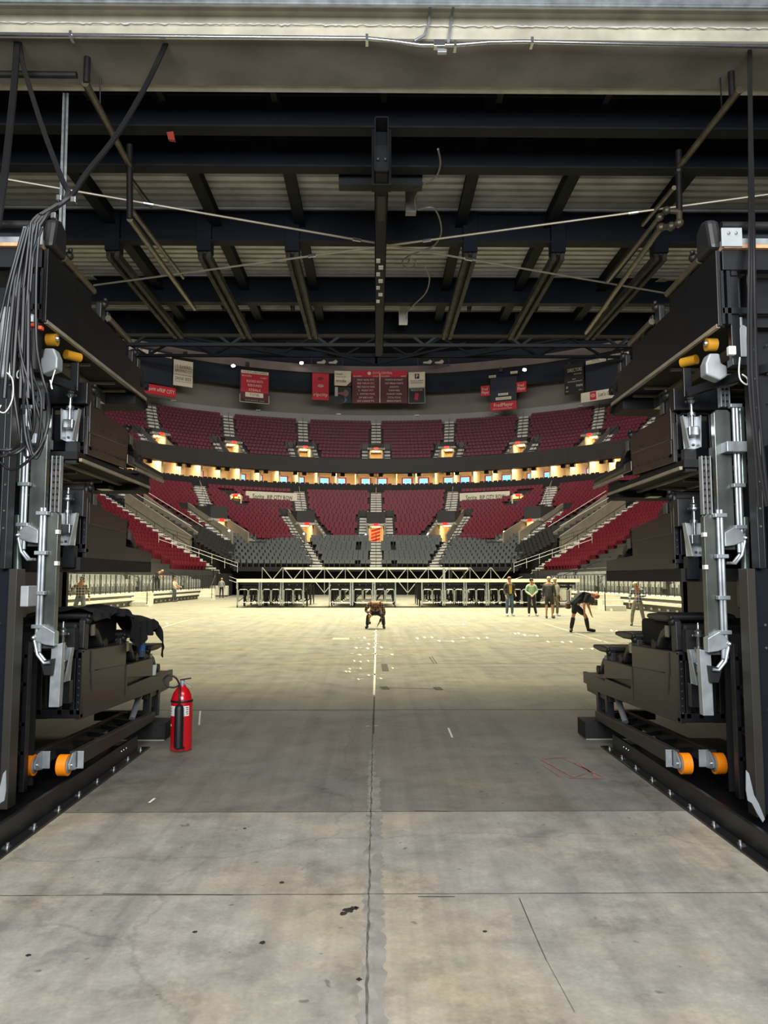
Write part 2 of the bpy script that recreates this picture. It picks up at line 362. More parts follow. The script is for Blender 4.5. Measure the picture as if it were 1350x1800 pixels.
c = az(301, 237, 6.34); tag(MB().hexa([c + Vector(q) for q in [(-.03, 0, -.05), (.04, 0, -.06), (.04, .04, -.06), (-.03, .04, -.05), (-.05, 0, .03), (.02, 0, .04), (.02, .04, .04), (-.05, .04, .03)]]).build('warning_flag', mat('faded_red_plastic', (150, 50, 34))), 'small faded red tag hanging under the black girders', 'tag')
JX = (-3.75, -2.27, -1.08, 1.2, 2.46, 3.9)
for i, x in enumerate(JX):
    mb = MB(); mb.box(x - .045, x + .045, 7.1, 14.4, 6.66, 6.855); mb.box(x - .075, x + .075, 7.1, 14.4, 6.64, 6.66)
    tag(mb.build('roof_joist', M['navy']), 'black joist running away from the camera under the roof deck', 'joist', 'black joists under the roof deck')
sideword = {-1: 'left', 1: 'right'}
stk = mat('spattered_channel', (50, 48, 44), 0.7, 0.0, 0.8, 9, spec=.25)
HX = ((-3.72, 'first'), (-2.43, 'second'), (-1.19, 'third'), (1.33, 'fourth'), (2.58, 'fifth'), (4.04, 'sixth'))
for x, wd in HX:
    t = thing('hanging_channel', '%s from the left of the six spattered steel channels hung below the roof' % wd, 'steel channel', (x, 10.4, 6.2), 'channels hung below the roof')
    mb = MB(); mb.box(x - .09, x - .03, 10.35, 13.95, 6.16, 6.26); mb.box(x + .03, x + .09, 10.35, 13.95, 6.16, 6.26); mb.box(x - .04, x + .04, 10.35, 13.95, 6.24, 6.28); mb.build('channel', stk, t)
    MB().box(x - .1, x + .1, 10.3, 10.5, 6.26, 6.85).build('drop_bracket', M['navy'], t)
    MB().box(x - .07, x + .07, 13.2, 13.3, 6.26, 6.4).build('hanger', M['navy'], t)
    MB().bar((x + (.1 if x > 0 else -.1), 10.42, 6.7), (x + (.55 if x > 0 else -.55) * -1, 10.42, 6.85), .05, .08).build('brace', M['navy'], t)
    if abs(x) < 3:
        x2 = x + (.42 if x > 0 else -.42)*(1 if abs(x) > 1.25 else .9)
        mb = MB(); mb.box(x2 - .03, x2 - .01, 12.8, 13.9, 6.68, 6.9); mb.box(x2 + .01, x2 + .03, 12.8, 13.9, 6.68, 6.9)
        tag(mb.build('short_channel_rail', M['navy']), 'short dark double rail under the last strip of roof deck', 'rail', 'short double rails near the arena edge')
# pale clamps on deck near the arena end
for px, py in ((492, 543), (568, 545), (775, 548), (849, 549), (908, 549), (998, 550)):
    c = at(px, py, 13.1); s_ = .9
    mb = MB(); mb.box(c.x - .05, c.x + .05, 12.95, 13.4, 6.82, 6.85)
    for dx in (-.055, .055):
        for dy in (13.0, 13.2, 13.35): mb.box(c.x + dx - .02, c.x + dx + .02, dy - .03, dy + .03, 6.83, 6.86)
    tag(mb.build('deck_bracket', mat('pale_zinc_bracket', (205, 198, 175), .6)), 'pale slotted bracket plate under the ribbed deck at the arena end', 'bracket', 'pale brackets under the roof deck')
for px, sx in ((245, 1), (1080, -1)):
    c = az(px, 555, 6.9); mb = MB(); mb.bar((c.x - .25 * sx, 12.6, 6.83), (c.x + .1 * sx, 13.5, 6.83), .16, .03)
    for k in range(5): mb.box(c.x - .3 * sx + .07 * sx * k - .1, c.x - .3 * sx + .07 * sx * k + .18, 12.62 + .18 * k, 12.7 + .18 * k, 6.82, 6.85)
    tag(mb.build('toothed_bracket', mat('pale_zinc_bracket', (205, 198, 175), .6)), 'pale toothed bracket under the deck on the %s, near the arena edge' % sideword[1 if px > 661 else -1], 'bracket')
# centre monorail
t = thing('monorail_beam', 'black hollow box beam running down the middle of the roof', 'beam', (.05, 7.25, 6.0))
z1 = az(669, 204, 6.3); yb = 7.25
mb = MB(); x0, x1 = -.02, .125; zt = zc(204, yb); zb = zc(300, yb)
for a, b, c_, d in ((x0, x0 + .014, zb, zt), (x1 - .014, x1, zb, zt), (x0, x1, zt - .014, zt), (x0, x1, zb, zb + .014)): mb.box(a, b, yb, 13.6, c_, d)
mb.box(x0, x1, yb + .03, yb + .05, zb, zb + (zt - zb) * .5)
mb.build('box_section', M['flange'], t, bevel=.004)
MB().box(x0 - .03, x1 + .03, yb + .25, yb + .4, zb - .012, zt + .02).build('splice_collar', M['flange'], t, bevel=.003)
for k in (.25, .75): MB().ball((x0 + (x1 - x0) * k, yb - .005, zb + .12), .014).build('bolt', M['chrome'], t)
yA, yB = az(669, 345, zb).y, az(669, 388, zb).y; MB().box(x0 + .03, x1 - .03, yA, yB, zb - .006, zb + .002).build('slot', M['black'], t)
yA, yB = az(669, 470, zb).y, az(669, 498, zb).y
for k in range(7):
    yy = az(669, 455 + 12 * k, zb).y; MB().box(x0 + .02 + .03 * (k % 2), x0 + .07 + .04 * (k % 2), yy, yy + .12, zb - .004, zb).build('paint_spatter', M['white'], t)
mb = MB(); yy = g3; mb.box(-.45, .55, yy - 1.75, yy - 1.6, zc(325, yy - 1.75), zc(312, yy - 1.75) + .2)
tag(mb.build('mounting_plate', M['black']), 'black mounting plate behind the centre beam', 'plate')
# tie rods crossing
rod = mat('tarnished_tie_rod', (168, 160, 140), .4, .5)
for a, b, lb in (((-40, 306), (1185, 518), 'thin steel tie rod sloping down from upper left to right'), ((1400, 329), (165, 497), 'thin steel tie rod sloping down from upper right to left')):
    A = az(*a, 6.1); B = az(*b, 6.1); t = thing('tie_rod', lb, 'tie rod', A, 'crossing tie rods under the roof')
    if a[0] > 600: A.z -= .04; B.z -= .04
    MB().tube([A, B], .014, 8).build('rod', rod, t, True)
    for k in (.18, .45, .62): c = A.lerp(B, k); c2 = A.lerp(B, k + .012); MB().tube([c, c2], .024, 8).build('turnbuckle', M['chrome'], t, True)
# flexible cables on the deck
def curve_pts(P, n=6):
    out = []
    Q = [P[0]] + list(P) + [P[-1]]
    for i in range(1, len(Q) - 2):
        for k in range(n):
            t_ = k / n; p0, p1, p2, p3 = Q[i - 1], Q[i], Q[i + 1], Q[i + 2]
            out.append(0.5 * ((2 * p1) + (p2 - p0) * t_ + (2 * p0 - 5 * p1 + 4 * p2 - p3) * t_ ** 2 + (3 * p1 - p0 - 3 * p2 + p3) * t_ ** 3))
    out.append(Vector(P[-1])); return out
mc = mat('grey_flexible_conduit', (120, 118, 112), .5, .3)
def px_tube(pp, Y, r, n=8): return MB().tube(curve_pts([az(a, b, 6.38) for i, (a, b) in enumerate(pp)]), r, n)
tag(px_tube([(770, 262), (774, 288), (765, 312), (742, 325), (730, 345), (729, 364)], 9.0, .012).build('flexible_conduit', mc, None, True), 'curved thin grey conduit hanging right of the centre beam, above the first deck strip', 'conduit')
tag(px_tube([(735, 369), (760, 365), (773, 385), (775, 412), (762, 432), (742, 440), (722, 448)], 9.8, .012).build('flexible_conduit', mc, None, True), 'curved thin grey conduit looping down past the third girder', 'conduit')
tag(px_tube([(722, 448), (708, 458), (712, 470), (726, 470), (731, 460), (722, 455), (716, 464)], 10.6, .011).build('flexible_conduit', mc, None, True), 'small coil of thin grey conduit beside the centre beam', 'conduit')
tag(px_tube([(748, 470), (755, 490), (748, 515), (728, 535), (716, 548), (714, 560)], 12, .012).build('flexible_conduit', mc, None, True), 'thin grey conduit dropping to a small lamp near the arena edge', 'conduit')
c = az(722, 371, 6.4); tag(MB().box(c.x - .07, c.x + .07, c.y - .06, c.y + .06, 6.36, 6.86).build('junction_box', mc, bevel=.005), 'small grey junction box under the deck right of the centre beam', 'junction box')
c = az(709, 565, 6.4); tag(MB().box(c.x - .08, c.x + .08, c.y, c.y + .15, 6.38, 6.88).build('small_lamp', M['white'], bevel=.005), 'small pale lamp fitting at the arena end of the roof, right of the centre beam', 'lamp')
# sprinkler pipes
def pipe(lab, runs, grp):
    t = thing('sprinkler_pipe', lab, 'pipe', runs[0][0][0], grp)
    for pts, r, m in runs:
        MB().tube(pts, r, 10).build('pipe_run', M[m], t, True)
        for p in pts[1:-1]: MB().ball(p, r * 1.5).build('elbow', M[m], t, True)
    return t
ZP = 6.15
def P(px, py, z=ZP): return az(px, py, z)
E1 = P(152, 146); top = Vector((E1.x, E1.y, 0)); top.z = at(152, 100, E1.y).z
t = pipe('brassy sprinkler pipe descending under the roof on the left', [([P(150, 146), P(228, 292)], .035, 'pipe'), ([E1, top], .03, 'dpipe'),
     ([at(228, 255, P(228, 292).y), P(228, 292), at(228, 385, P(228, 292).y)], .034, 'dpipe'),
     ([at(228, 312, P(228, 292).y), at(265, 362, P(228, 292).y + 1.2)], .026, 'dpipe'),
     ([at(228, 365, P(228, 292).y), at(322, 488, P(228, 292).y + 3.6)], .028, 'pipe'), ([at(228, 385, P(228, 292).y), at(342, 543, P(228, 292).y + 4.1)], .034, 'pipe')], 'sprinkler pipes under the roof')
MB().lathe([(.035, 0), (.04, .02), (.02, .07), (.01, .09)], top, 12).build('sprinkler_head', M['dpipe'], t, True)
MB().lathe([(.045, 0), (.045, .006)], top + Vector((0, 0, .1)), 8).build('deflector', M['dpipe'], t)
A = at(176, 147, E1.y + .3); MB().tube([at(184, 100, E1.y + .25), A, P(176, 188)], .007).build('hanger_rod', M['dpipe'], t)
tag(MB().tube([at(-60, 130, 6.55), at(135, 132, 6.55)], .032, 10).build('feed_pipe', M['dpipe'], None, True), 'black horizontal pipe under the soffit at upper left', 'pipe')
E2 = P(1287, 170); top = Vector((E2.x, E2.y, at(1287, 122, E2.y).z))
yv = P(1193, 295).y
t = pipe('brassy sprinkler pipe descending under the roof on the right, with two elbows', [([P(1300, 158), P(1193, 295)], .035, 'pipe'), ([E2, top], .03, 'dpipe'),
     ([at(1193, 265, yv), at(1193, 300, yv), at(1194, 372, yv)], .034, 'dpipe'), ([at(1194, 372, yv), at(1172, 370, yv), at(1160, 382, yv + .1), at(1068, 495, yv + 3)], .03, 'pipe'),
     ([at(1194, 372, yv), at(1194, 392, yv), at(1180, 398, yv), at(1162, 400, yv + .1), at(1030, 585, yv + 4.6)], .034, 'pipe'), ([at(1185, 330, yv), at(1130, 395, yv + 1.4)], .026, 'pipe')], 'sprinkler pipes under the roof')
MB().lathe([(.035, 0), (.04, .02), (.02, .07), (.01, .09)], top, 12).build('sprinkler_head', M['dpipe'], t, True)
MB().lathe([(.045, 0), (.045, .006)], top + Vector((0, 0, .1)), 8).build('deflector', M['dpipe'], t)
MB().tube([at(1265, 107, E2.y), P(1269, 200)], .007).build('hanger_rod', M['dpipe'], t)
# ------------------------------------------------------------ arena bowl
def W(th, rho, t=0.0, z=0.0):
    a = math.radians(th); return Vector((rho * math.sin(a) + t * math.cos(a), CY + rho * math.cos(a) - t * math.sin(a), z))
def path(u, r, z=0.0):
    if abs(u) <= 90: return W(u, r, 0, z)
    return Vector((math.copysign(r, u), CY - (abs(u) - 90) * 0.6, z))
def sweep(prof, u0, u1, name, m, label=None, step=3.0, cuts=()):
    us = set(u0 + (u1 - u0) * i / max(2, int((u1 - u0) / step)) for i in range(max(2, int((u1 - u0) / step)) + 1))
    for th, dl, ra, rb in cuts: us |= {th - dl, th + dl}
    us = sorted(x for x in us if u0 - 1e-6 <= x <= u1 + 1e-6); n = len(us) - 1; k = len(prof); vs = []
    for u in us:
        for r, z in prof: vs.append(path(u, r, z))
    fs = []
    for i in range(n):
        um = (us[i] + us[i + 1]) / 2
        for j in range(k - 1):
            rm = (prof[j][0] + prof[j + 1][0]) / 2
            if any(abs(um - th) < dl and ra < rm < rb for th, dl, ra, rb in cuts): continue
            fs.append((i * k + j, i * k + j + 1, (i + 1) * k + j + 1, (i + 1) * k + j))
    o = struct(MB().add(vs, fs).build(name, m, normals=False))
    if label: o['label'] = label
    return o
def rows_of(r0, z0, r1, z1, n): return [(r0 + (r1 - r0) * i / (n - 1), z0 + (z1 - z0) * i / (n - 1)) for i in range(n)]
def steps(rows, back, drop=3):
    p = [(rows[0][0] - .45, rows[0][1] - drop)]
    for i, (r, z) in enumerate(rows):
        nr = rows[i + 1][0] if i + 1 < len(rows) else back
        p += [(r - .45, z), (nr - .45, z)]
    return p
LOW = rows_of(21, zc(955, 88), 38.3, zc(868, 105.3), 20)
SID = rows_of(17.8, 2.5, 38.3, zc(868, 105.3), 26)
UPP = rows_of(38.6, zc(822, 105.6), 51.3, zc(748, 118.3), 14)
US = 63.0
sweep([(20.5, 0)] + steps(LOW, 39.2), -US, US, 'terrace_lower', M['terr'], 'stepped concrete of the lower bowl', cuts=[(t_, math.degrees(1.15 / 25), 20.3, LOW[9][0] - .45) for t_ in [q_ * (39.0 / ((LOW[0][0] + LOW[9][0]) / 2)) ** .5 for q_ in (0, -16, 16, -36.5, 36.5)]])
sweep(steps(SID, 39.2), US, 128, 'terrace_lower_right', M['terr'], 'stepped concrete of the lower right side stand')
sweep(steps(SID, 39.2), -128, -US, 'terrace_lower_left', M['terr'], 'stepped concrete of the lower left side stand')
sweep(steps(UPP, 52.6, .3), -128, 128, 'terrace_upper', M['terr'], 'stepped concrete of the upper deck', cuts=[(t_, math.degrees(1.15 / 41), 37.9, UPP[5][0] - .45) for t_ in [q_ * (51.0 / ((UPP[0][0] + UPP[5][0]) / 2)) ** .5 for q_ in (0, -13, 13, -26, 26, -39, 39)]])
zf0 = zc(831, 104.4); zf1 = zc(806, 104.4)
sweep([(37.4, zf1), (37.4, zf0), (37.8, zf0), (38.7, zf0), (38.75, zf0 + .5)], -128, 128, 'trim_3', M['fascia'], 'dark curved balcony front below the upper deck')
sweep([(37.5, zf1), (37.9, zf1), (37.9, zf1 - .6)], -128, 128, 'trim_4', M['rail'])
zc0 = zc(856, 105.6)
sweep([(38.2, zc(868, 105.2)), (38.2, zc0 + .25), (38.5, zc0 + .25), (38.5, zc0), (44, zc0)], -128, 128, 'trim_5', M['black'], 'black parapet in front of the suites')
sweep([(38.75, zf0 + .5), (44, zf0 + .5)], -128, 128, 'ceiling_suites', M['cream'])
sweep([(44, zc0), (44, zf0 + .5)], -128, 128, 'wall_suites', M['cream'], 'cream back wall of the lit suites')
zt = UPP[-1][1]
sweep([(52.6, zt), (52.6, zt + 1.9)], -128, 128, 'wall_upper_low', M['wallp'], 'pale lower band of the wall above the upper deck, light wash painted in')  # paler colour paints in a wash of light along the wall foot
zwt = zc(655, 117.6)
sweep([(52.6, zt + 1.9), (52.6, zwt)], -128, 128, 'wall_upper', M['wallg'], 'grey wall above the upper deck')
sweep([(52.6, zwt), (52.6, 38)], -128, 128, 'wall_top', M['curtain'], 'dark band between the ring beam and the roof')
sweep([(50.6, zc(691, 117.6)), (50.6, zc(655, 117.6))], -128, 128, 'trim_curtain', M['curtain'], 'navy curtain band above the grey wall')
sweep([(50.2, zc(658, 117.2)), (50.2, zc(644, 117.2)), (51.6, zc(644, 117.2)), (51.6, zc(658, 117.2)), (50.2, zc(658, 117.2))], -128, 128, 'beam_ring', M['ringb'], 'mauve-grey ring beam under the roof')
rf = mat('dark_roof_underside', (16, 20, 27), .95)
struct(MB().box(-62, 62, 14.6, 124, 38, 38.3).build('ceiling', rf))
# suite dividers and lamps
def seg_ring(name, prof, us, m, w): pass
up = [-76 + 4.0 * i for i in range(39)]
for i, u in enumerate(up):
    mb = MB(); q = [W(u, r, t_, 0) for r, t_ in ((38.9, -.14), (38.9, .14), (44, .14), (44, -.14))]
    mb.hexa([Vector((p.x, p.y, zc0)) for p in q] + [Vector((p.x, p.y, zf0 + .5)) for p in q]); struct(mb.build('wall_suite_divider', M['cream']))
    mb = MB(); q = [W(u + 2, r, t_, 0) for r, t_ in ((39.2, -1.1), (39.2, 1.1), (40.2, 1.1), (40.2, -1.1))]
    mb.hexa([Vector((p.x, p.y, zf0 + .43)) for p in q] + [Vector((p.x, p.y, zf0 + .49)) for p in q])
    tag(mb.build('ceiling_panel', M['lamp']), 'warm lit ceiling panel inside a suite', 'ceiling light', 'lit ceiling panels in the suites')
for i in range(-14, 15):
    u = 4.0 * i + (2.0 if i % 2 else 1.2)
    t = thing('wall_television', 'small lit screen in a red frame on the back wall of a suite', 'television', W(u, 43.8, 0, zc0 + 1.1), 'televisions in the suites')
    e = Vector((math.cos(math.radians(u)), -math.sin(math.radians(u)), 0)); zb_ = zc0 + .85
    MB().quad(W(u, 43.7, -.8, zb_), e, (0, 0, 1), 1.6, 1.1, .04).build('frame', M['signr'], t)
    MB().quad(W(u, 43.6, -.6, zb_ + .15), e, (0, 0, 1), 1.2, .8, .04).build('screen', M['tv'], t)
for i in range(-9, 10):
    u = 8.0 * i; mb = MB()
    for s_ in (-.9, .35):
        q = [W(u, r, t_, 0) for r, t_ in ((38.3, s_), (38.3, s_ + .6), (38.8, s_ + .6), (38.8, s_))]
        mb.hexa([Vector((p.x, p.y, zf0 - .38)) for p in q] + [Vector((p.x, p.y, zf0 + .02)) for p in q])
    tag(mb.build('hanging_monitor', M['black']), 'pair of small black monitors hung under the balcony front', 'monitor', 'black monitors under the balcony front')
# ------------------------------------------------------------ stairs and vomitories
def TH(th, r, rows):
    return th * ((51.0 if rows is UPP else 39.0) / r) ** .5 if abs(th) < 45 else th
def aisle(th0, rows, i0, i1, hw, name='aisle_steps'):
    mb = MB(); mid = MB()
    for i in range(i0, i1):
        r, z = rows[i]; dr = rows[1][0] - rows[0][0]; dz = rows[1][1] - rows[0][1]; th = TH(th0, r, rows)
        for k in (0, 1):
            a = r - .45 + dr * k / 2; zz = z + dz * k / 2
            q = [W(th, a, -hw), W(th, a, hw), W(th, a + dr * .5, hw), W(th, a + dr * .5, -hw)]
            mb.hexa([Vector((p.x, p.y, z - .3)) for p in q] + [Vector((p.x, p.y, zz + .06)) for p in q])
        if i % 3 == 0: mid.bar(W(th, r, 0, z), W(th, r, 0, z + .95), .05)
    a, b = rows[i0], rows[i1 - 1]
    if i1 - i0 > 2: mid.bar(W(TH(th0, a[0], rows), a[0], 0, a[1] + .95), W(TH(th0, b[0], rows), b[0], 0, b[1] + .95), .05)
    o = struct(mb.build(name, M['stair'])); 
    if mid.v: tag(mid.build('stair_handrail', M['rail']), 'dark handrail down the middle of an aisle stair', 'handrail', 'handrails on the aisle stairs')
    return o
def vomitory(th, rows, ia, ib, lab, nums=None, lamp=True, wm_='vwall'):
    r0, z0 = rows[ia]; r1, z1 = rows[ib]; base = z0 - .1; hd = 2.95 if rows is UPP else 2.4; mid_ = th == 0; th = TH(th, (r0 + r1) / 2, rows)
    rd = r0 + (1.9 if rows is UPP else 3.6)
    t = thing('stand_entrance', lab, 'entrance', W(th, r0, 0, base), 'lit entrances into the stands')
    dr = rows[1][0] - rows[0][0]
    for s_ in (-1, 1):
        mb = MB(); x = s_ * 1.05
        q0 = [W(th, r0 - .6, x - .09), W(th, r0 - .6, x + .09)]; q1 = [W(th, r1, x + .09), W(th, r1, x - .09)]
        mb.hexa([Vector((p.x, p.y, base - .3)) for p in q0 + q1] + [Vector((p.x, p.y, z0 + .9)) for p in q0] + [Vector((p.x, p.y, z1 + .9)) for p in q1])
        mb.build('side_wall', M[wm_], t)
        mb = MB(); n = (ib - ia) * 2
        for k in range(n):
            a = r0 - .45 + dr * k / 2; zz = z0 + (z1 - z0) * k / n
            q = [W(th, a, s_ * 1.2), W(th, a, s_ * 2.05), W(th, a + dr / 2, s_ * 2.05), W(th, a + dr / 2, s_ * 1.2)]
            mb.hexa([Vector((p.x, p.y, zz - .7)) for p in q] + [Vector((p.x, p.y, zz + .06)) for p in q])
        mb.build('flanking_steps', M['stair'], t)
        mb = MB(); mb.bar(W(th, r0, s_ * 2.1, z0 + .9), W(th, r1, s_ * 2.1, z1 + .9), .05); mb.bar(W(th, r0, s_ * 2.1, z0), W(th, r0, s_ * 2.1, z0 + .9), .05)
        mb.bar(W(th, r1 + .1, s_ * 1.1, z1 + .5), W(th, r1 + .1, s_ * 2.3, z1 + .5), .05, .8); mb.build('handrail', M['rail'], t)
    # lit passage
    cr = MB(); ztop = base + hd
    for (ta, tb, ra, rb, za, zb_) in ((-.95, -.8, rd, rd + 3, base, ztop), (.8, .95, rd, rd + 3, base, ztop), (-.95, .95, rd + 3, rd + 3.1, base, ztop), (-.95, .95, rd, rd + 3, base - .1, base), (-.95, .95, rd, rd + 3, ztop - .05, ztop)):
        q = [W(th, ra, ta), W(th, ra, tb), W(th, rb, tb), W(th, rb, ta)]
        cr.hexa([Vector((p.x, p.y, za)) for p in q] + [Vector((p.x, p.y, zb_)) for p in q])
    cr.build('passage', M['cream'], t)
    q = [W(th, rd + .6, -.5), W(th, rd + .6, .5), W(th, rd + 1.1, .5), W(th, rd + 1.1, -.5)]
    MB().hexa([Vector((p.x, p.y, ztop - .1)) for p in q] + [Vector((p.x, p.y, ztop - .06)) for p in q]).build('passage_lamp', M['lamp'], t)
    q = [W(th, rd - .5, -1.25), W(th, rd - .5, 1.25), W(th, rd + .2, 1.25), W(th, rd + .2, -1.25)]
    MB().hexa([Vector((p.x, p.y, ztop - .02)) for p in q] + [Vector((p.x, p.y, ztop + .22)) for p in q]).build('canopy', M['signg'], t)
    q = [W(th, rd - .1, -1.1), W(th, rd - .1, 1.1), W(th, r1 - .46, 1.1), W(th, r1 - .46, -1.1)]
    MB().hexa([Vector((p.x, p.y, ztop + .2)) for p in q] + [Vector((p.x, p.y, max(ztop + .3, z1 + .3))) for p in q]).build('head_wall', M['terr'], t)
    e = Vector((math.cos(math.radians(th)), -math.sin(math.radians(th)), 0))
    ex = MB().quad(W(th, rd - .62, -.3, ztop - .05), e, (0, 0, 1), .6, .28, .05).build('exit_sign', M['exitm'], t)
    if mid_ and rows is LOW:
        for k in range(5): MB().hexa([W(th, rd + 2.9, a_, base + .1 + .42 * k + b_) for a_, b_ in ((-.6, 0), (.5, .35), (.5, .6), (-.6, .25))] + [W(th, rd + 2.95, a_, base + .1 + .42 * k + b_) for a_, b_ in ((-.6, 0), (.5, .35), (.5, .6), (-.6, .25))]).build('wall_stripe', M['signr'], t)
    if nums:
        for tx, off in zip(nums.split(), (-.75, .75)): MB().text(tx, .26, W(th, rd - .64, off, ztop), e, (0, 0, 1), fit=.7).build('section_number', M['signk'], t, normals=False)
    MB().ball(W(th, r0 - .2, -1.2, z0 + 1.0), .1).build('step_light', mat('step_lamp', (255, 250, 240), emit=((255, 248, 235), 12)), t)
LA = [(0, 'middle'), (-16, 'left of the middle'), (16, 'right of the middle'), (-36.5, 'far left'), (36.5, 'far right')]
for th, nm in LA: 
    aisle(th, LOW, 9, 20, .72)
    vomitory(th, LOW, 0, 9 if abs(th) < 30 else 9, 'lit doorway cut into the lower red stand, the one %s' % nm)
for th in (-US, US):
    aisle(th + (3.2 if th < 0 else -3.2) * 1, LOW, 9, 20, .6)
# end walls between the end bowl and the side stands
for s_ in (-1, 1):
    aisle(s_ * (US + 1.6), SID, 0, 26, .55)
    for u in (US - 5.2, US - .2):
        mb = MB(); A0, A1 = LOW[0], LOW[10]
        q0 = [W(s_ * u, A0[0], -.12), W(s_ * u, A0[0], .12)]; q1 = [W(s_ * u, A1[0], .12), W(s_ * u, A1[0], -.12)]
        mb.hexa([Vector((p.x, p.y, 2)) for p in q0 + q1] + [Vector((p.x, p.y, A0[1] + .2)) for p in q0] + [Vector((p.x, p.y, A1[1] + 1.1)) for p in q1])
        struct(mb.build('wall_passage', M['vwall']))
        mr = MB().bar(W(s_ * u, A0[0], 0, A0[1] + 1.2), W(s_ * u, A1[0], 0, A1[1] + 1.5), .05)
        tag(mr.build('stair_handrail', M['alu']), 'pale handrail on the concrete passage wall at the %s corner' % sideword[s_], 'handrail', 'corner passage handrails')
UA = [0, -13, 13, -26, 26, -39, 39, -52, 52]
NMS = {0: '328 329', -13: '326 327', 13: '330 331', -26: '324 325', 26: '332 333', -39: '322 323', 39: '334 335'}
pos = {0: 'in the middle', -13: 'first left of the middle', 13: 'first right of the middle', -26: 'second left of the middle', 26: 'second right of the middle', -39: 'third left of the middle', 39: 'third right of the middle'}
for th in UA:
    aisle(th, UPP, 5, 14, .72)
    if th in pos: vomitory(th, UPP, 0, 5, 'lit doorway cut into the upper maroon stand, %s' % pos[th], NMS[th], wm_='wallg')
# ------------------------------------------------------------ seats
def seat_mesh(sw=.5):
    mb = MB(); w_ = sw / 2 + .01
    # faces -Y; back shell with rounded top, folded pan, arm posts
    mb.prism([(-w_, .32), (w_, .32), (w_, .76), (w_ * .88, .83), (-w_ * .88, .83), (-w_, .76)], .10, .16, 'y')
    mb.hexa([(-w_ + .02, -.02, .40), (w_ - .02, -.02, .40), (w_ - .02, .09, .34), (-w_ + .02, .09, .34), (-w_ + .02, .0, .74), (w_ - .02, .0, .74), (w_ - .02, .07, .74), (-w_ + .02, .07, .74)])
    mb.box(-w_ - .02, -w_ + .02, -.12, .14, 0, .55)
    return mb
def seat_obj(name, m):
    o = seat_mesh().build(name, m); me = o.data; D.objects.remove(o); return me
SEATV = seat_mesh()
def place_seats(items, me_name, m, label, group, cat, nmax, score, stufflabel):
    """items: (pos, yaw). the ones that show largest are objects, the rest one object"""
    items = sorted(items, key=score); me = seat_obj(me_name, m)
    first = items[:nmax]; rest = items[nmax:]
    for p, a in first:
        o = D.objects.new(me_name, me); COL.objects.link(o); o.location = p; o.rotation_euler = (0, 0, a)
        tag(o, label(p) if callable(label) else label, cat, group(p) if callable(group) else group)
    if rest:
        mb = MB(); base = [tuple(v) for v in SEATV.v]
        vs = []; fs = []; k = 0
        for p, a in rest:
            ca, sa = math.cos(a), math.sin(a)
            vs += [(p.x + v[0] * ca - v[1] * sa, p.y + v[0] * sa + v[1] * ca, p.z + v[2]) for v in base]
            fs += [tuple(i + k for i in f) for f in SEATV.f]; k += len(base)
        me2 = D.meshes.new(me_name + '_rows'); me2.from_pydata(vs, [], fs)
        bm = bmesh.new(); bm.from_mesh(me2); bmesh.ops.recalc_face_normals(bm, faces=bm.faces[:]); bm.to_mesh(me2); bm.free()
        me2.materials.append(m); o = D.objects.new(me_name + '_rows', me2); COL.objects.link(o)
        tag(o, stufflabel, cat, None, 'stuff')
def pj(p):
    v = Vector(p) - Vector((0, 0, H)); d = v.dot(_F)
    return 675 + F * v.dot(_R) / d, 900 - F * v.dot(_U) / d
def arc_rows(rows, u0, u1, aisles, sp=.56, blocked=None):
    out = []
    for i, (r, z) in enumerate(rows):
        s0, s1 = math.radians(u0) * r, math.radians(min(u1, 90)) * r; n = int((s1 - s0) / sp)
        for k in range(n):
            s_ = s0 + (k + .5) * (s1 - s0) / n; u = math.degrees(s_ / r); ok = True
            for th_, hw, i0, hw2, i1 in aisles:
                th = TH(th_, (rows[0][0] + rows[i1 - 1][0]) / 2 if i < i1 else r, rows)
                d = abs(math.radians(u - th) * r)
                if d < (hw2 if i < i1 else hw) + .25: ok = False; break
            if rows is LOW and 33.6 < r < 36.6 and 16.5 < abs(u) < 28.5: ok = False
            if rows is LOW and 31 < r < 36.6 and 30.2 < abs(u) < 33.6: ok = False
            if ok: out.append((path(u, r + .15, z), -math.radians(u)))
    return out
low_a = [(th, .8, 0, 2.15, 10) for th, _ in LA] + [(s_ * (US - 2.7), 2.0, 0, 3.2, 11) for s_ in (-1, 1)]
low = arc_rows(LOW, -US, US, low_a)
upp_a = [(th, .8, 0, 2.15 if abs(th) < 45 else .8, 6) for th in UA]
upp = arc_rows(UPP, -66, 66, upp_a)
sid = arc_rows(SID, US, 90, [(US + 1.6, .65, 0, .65, 0)]) + arc_rows(SID, -90, -US, [(-US - 1.6, .65, 0, .65, 0)])
def score_vis(it):
    x, y = pj(it[0] + Vector((0, 0, .5))); d = (it[0] - cam.location).length
    return d + (1000 if x < 275 or x > 1068 else 0)
place_seats(sid + low, 'stadium_seat', M['seatb'] if 0 else M['seatr'],
            lambda p: 'red folding stadium seat in the lower stand at the %s' % ('left corner' if p.x < -8 else 'right corner' if p.x > 8 else 'far end'),
            lambda p: 'red seats of the lower stand, %s' % ('left corner' if p.x < -8 else 'right corner' if p.x > 8 else 'far end'), 'seat', 300, score_vis, 'rows of red folding seats filling the rest of the lower stand')
place_seats(upp, 'upper_stadium_seat', mat('maroon_seat', (92, 22, 44), .6, noise=.15, scale=1), 'maroon folding seat in the upper deck under the grey wall', 'maroon seats of the upper deck', 'seat', 300, score_vis, 'remaining rows of maroon folding seats of the upper deck')
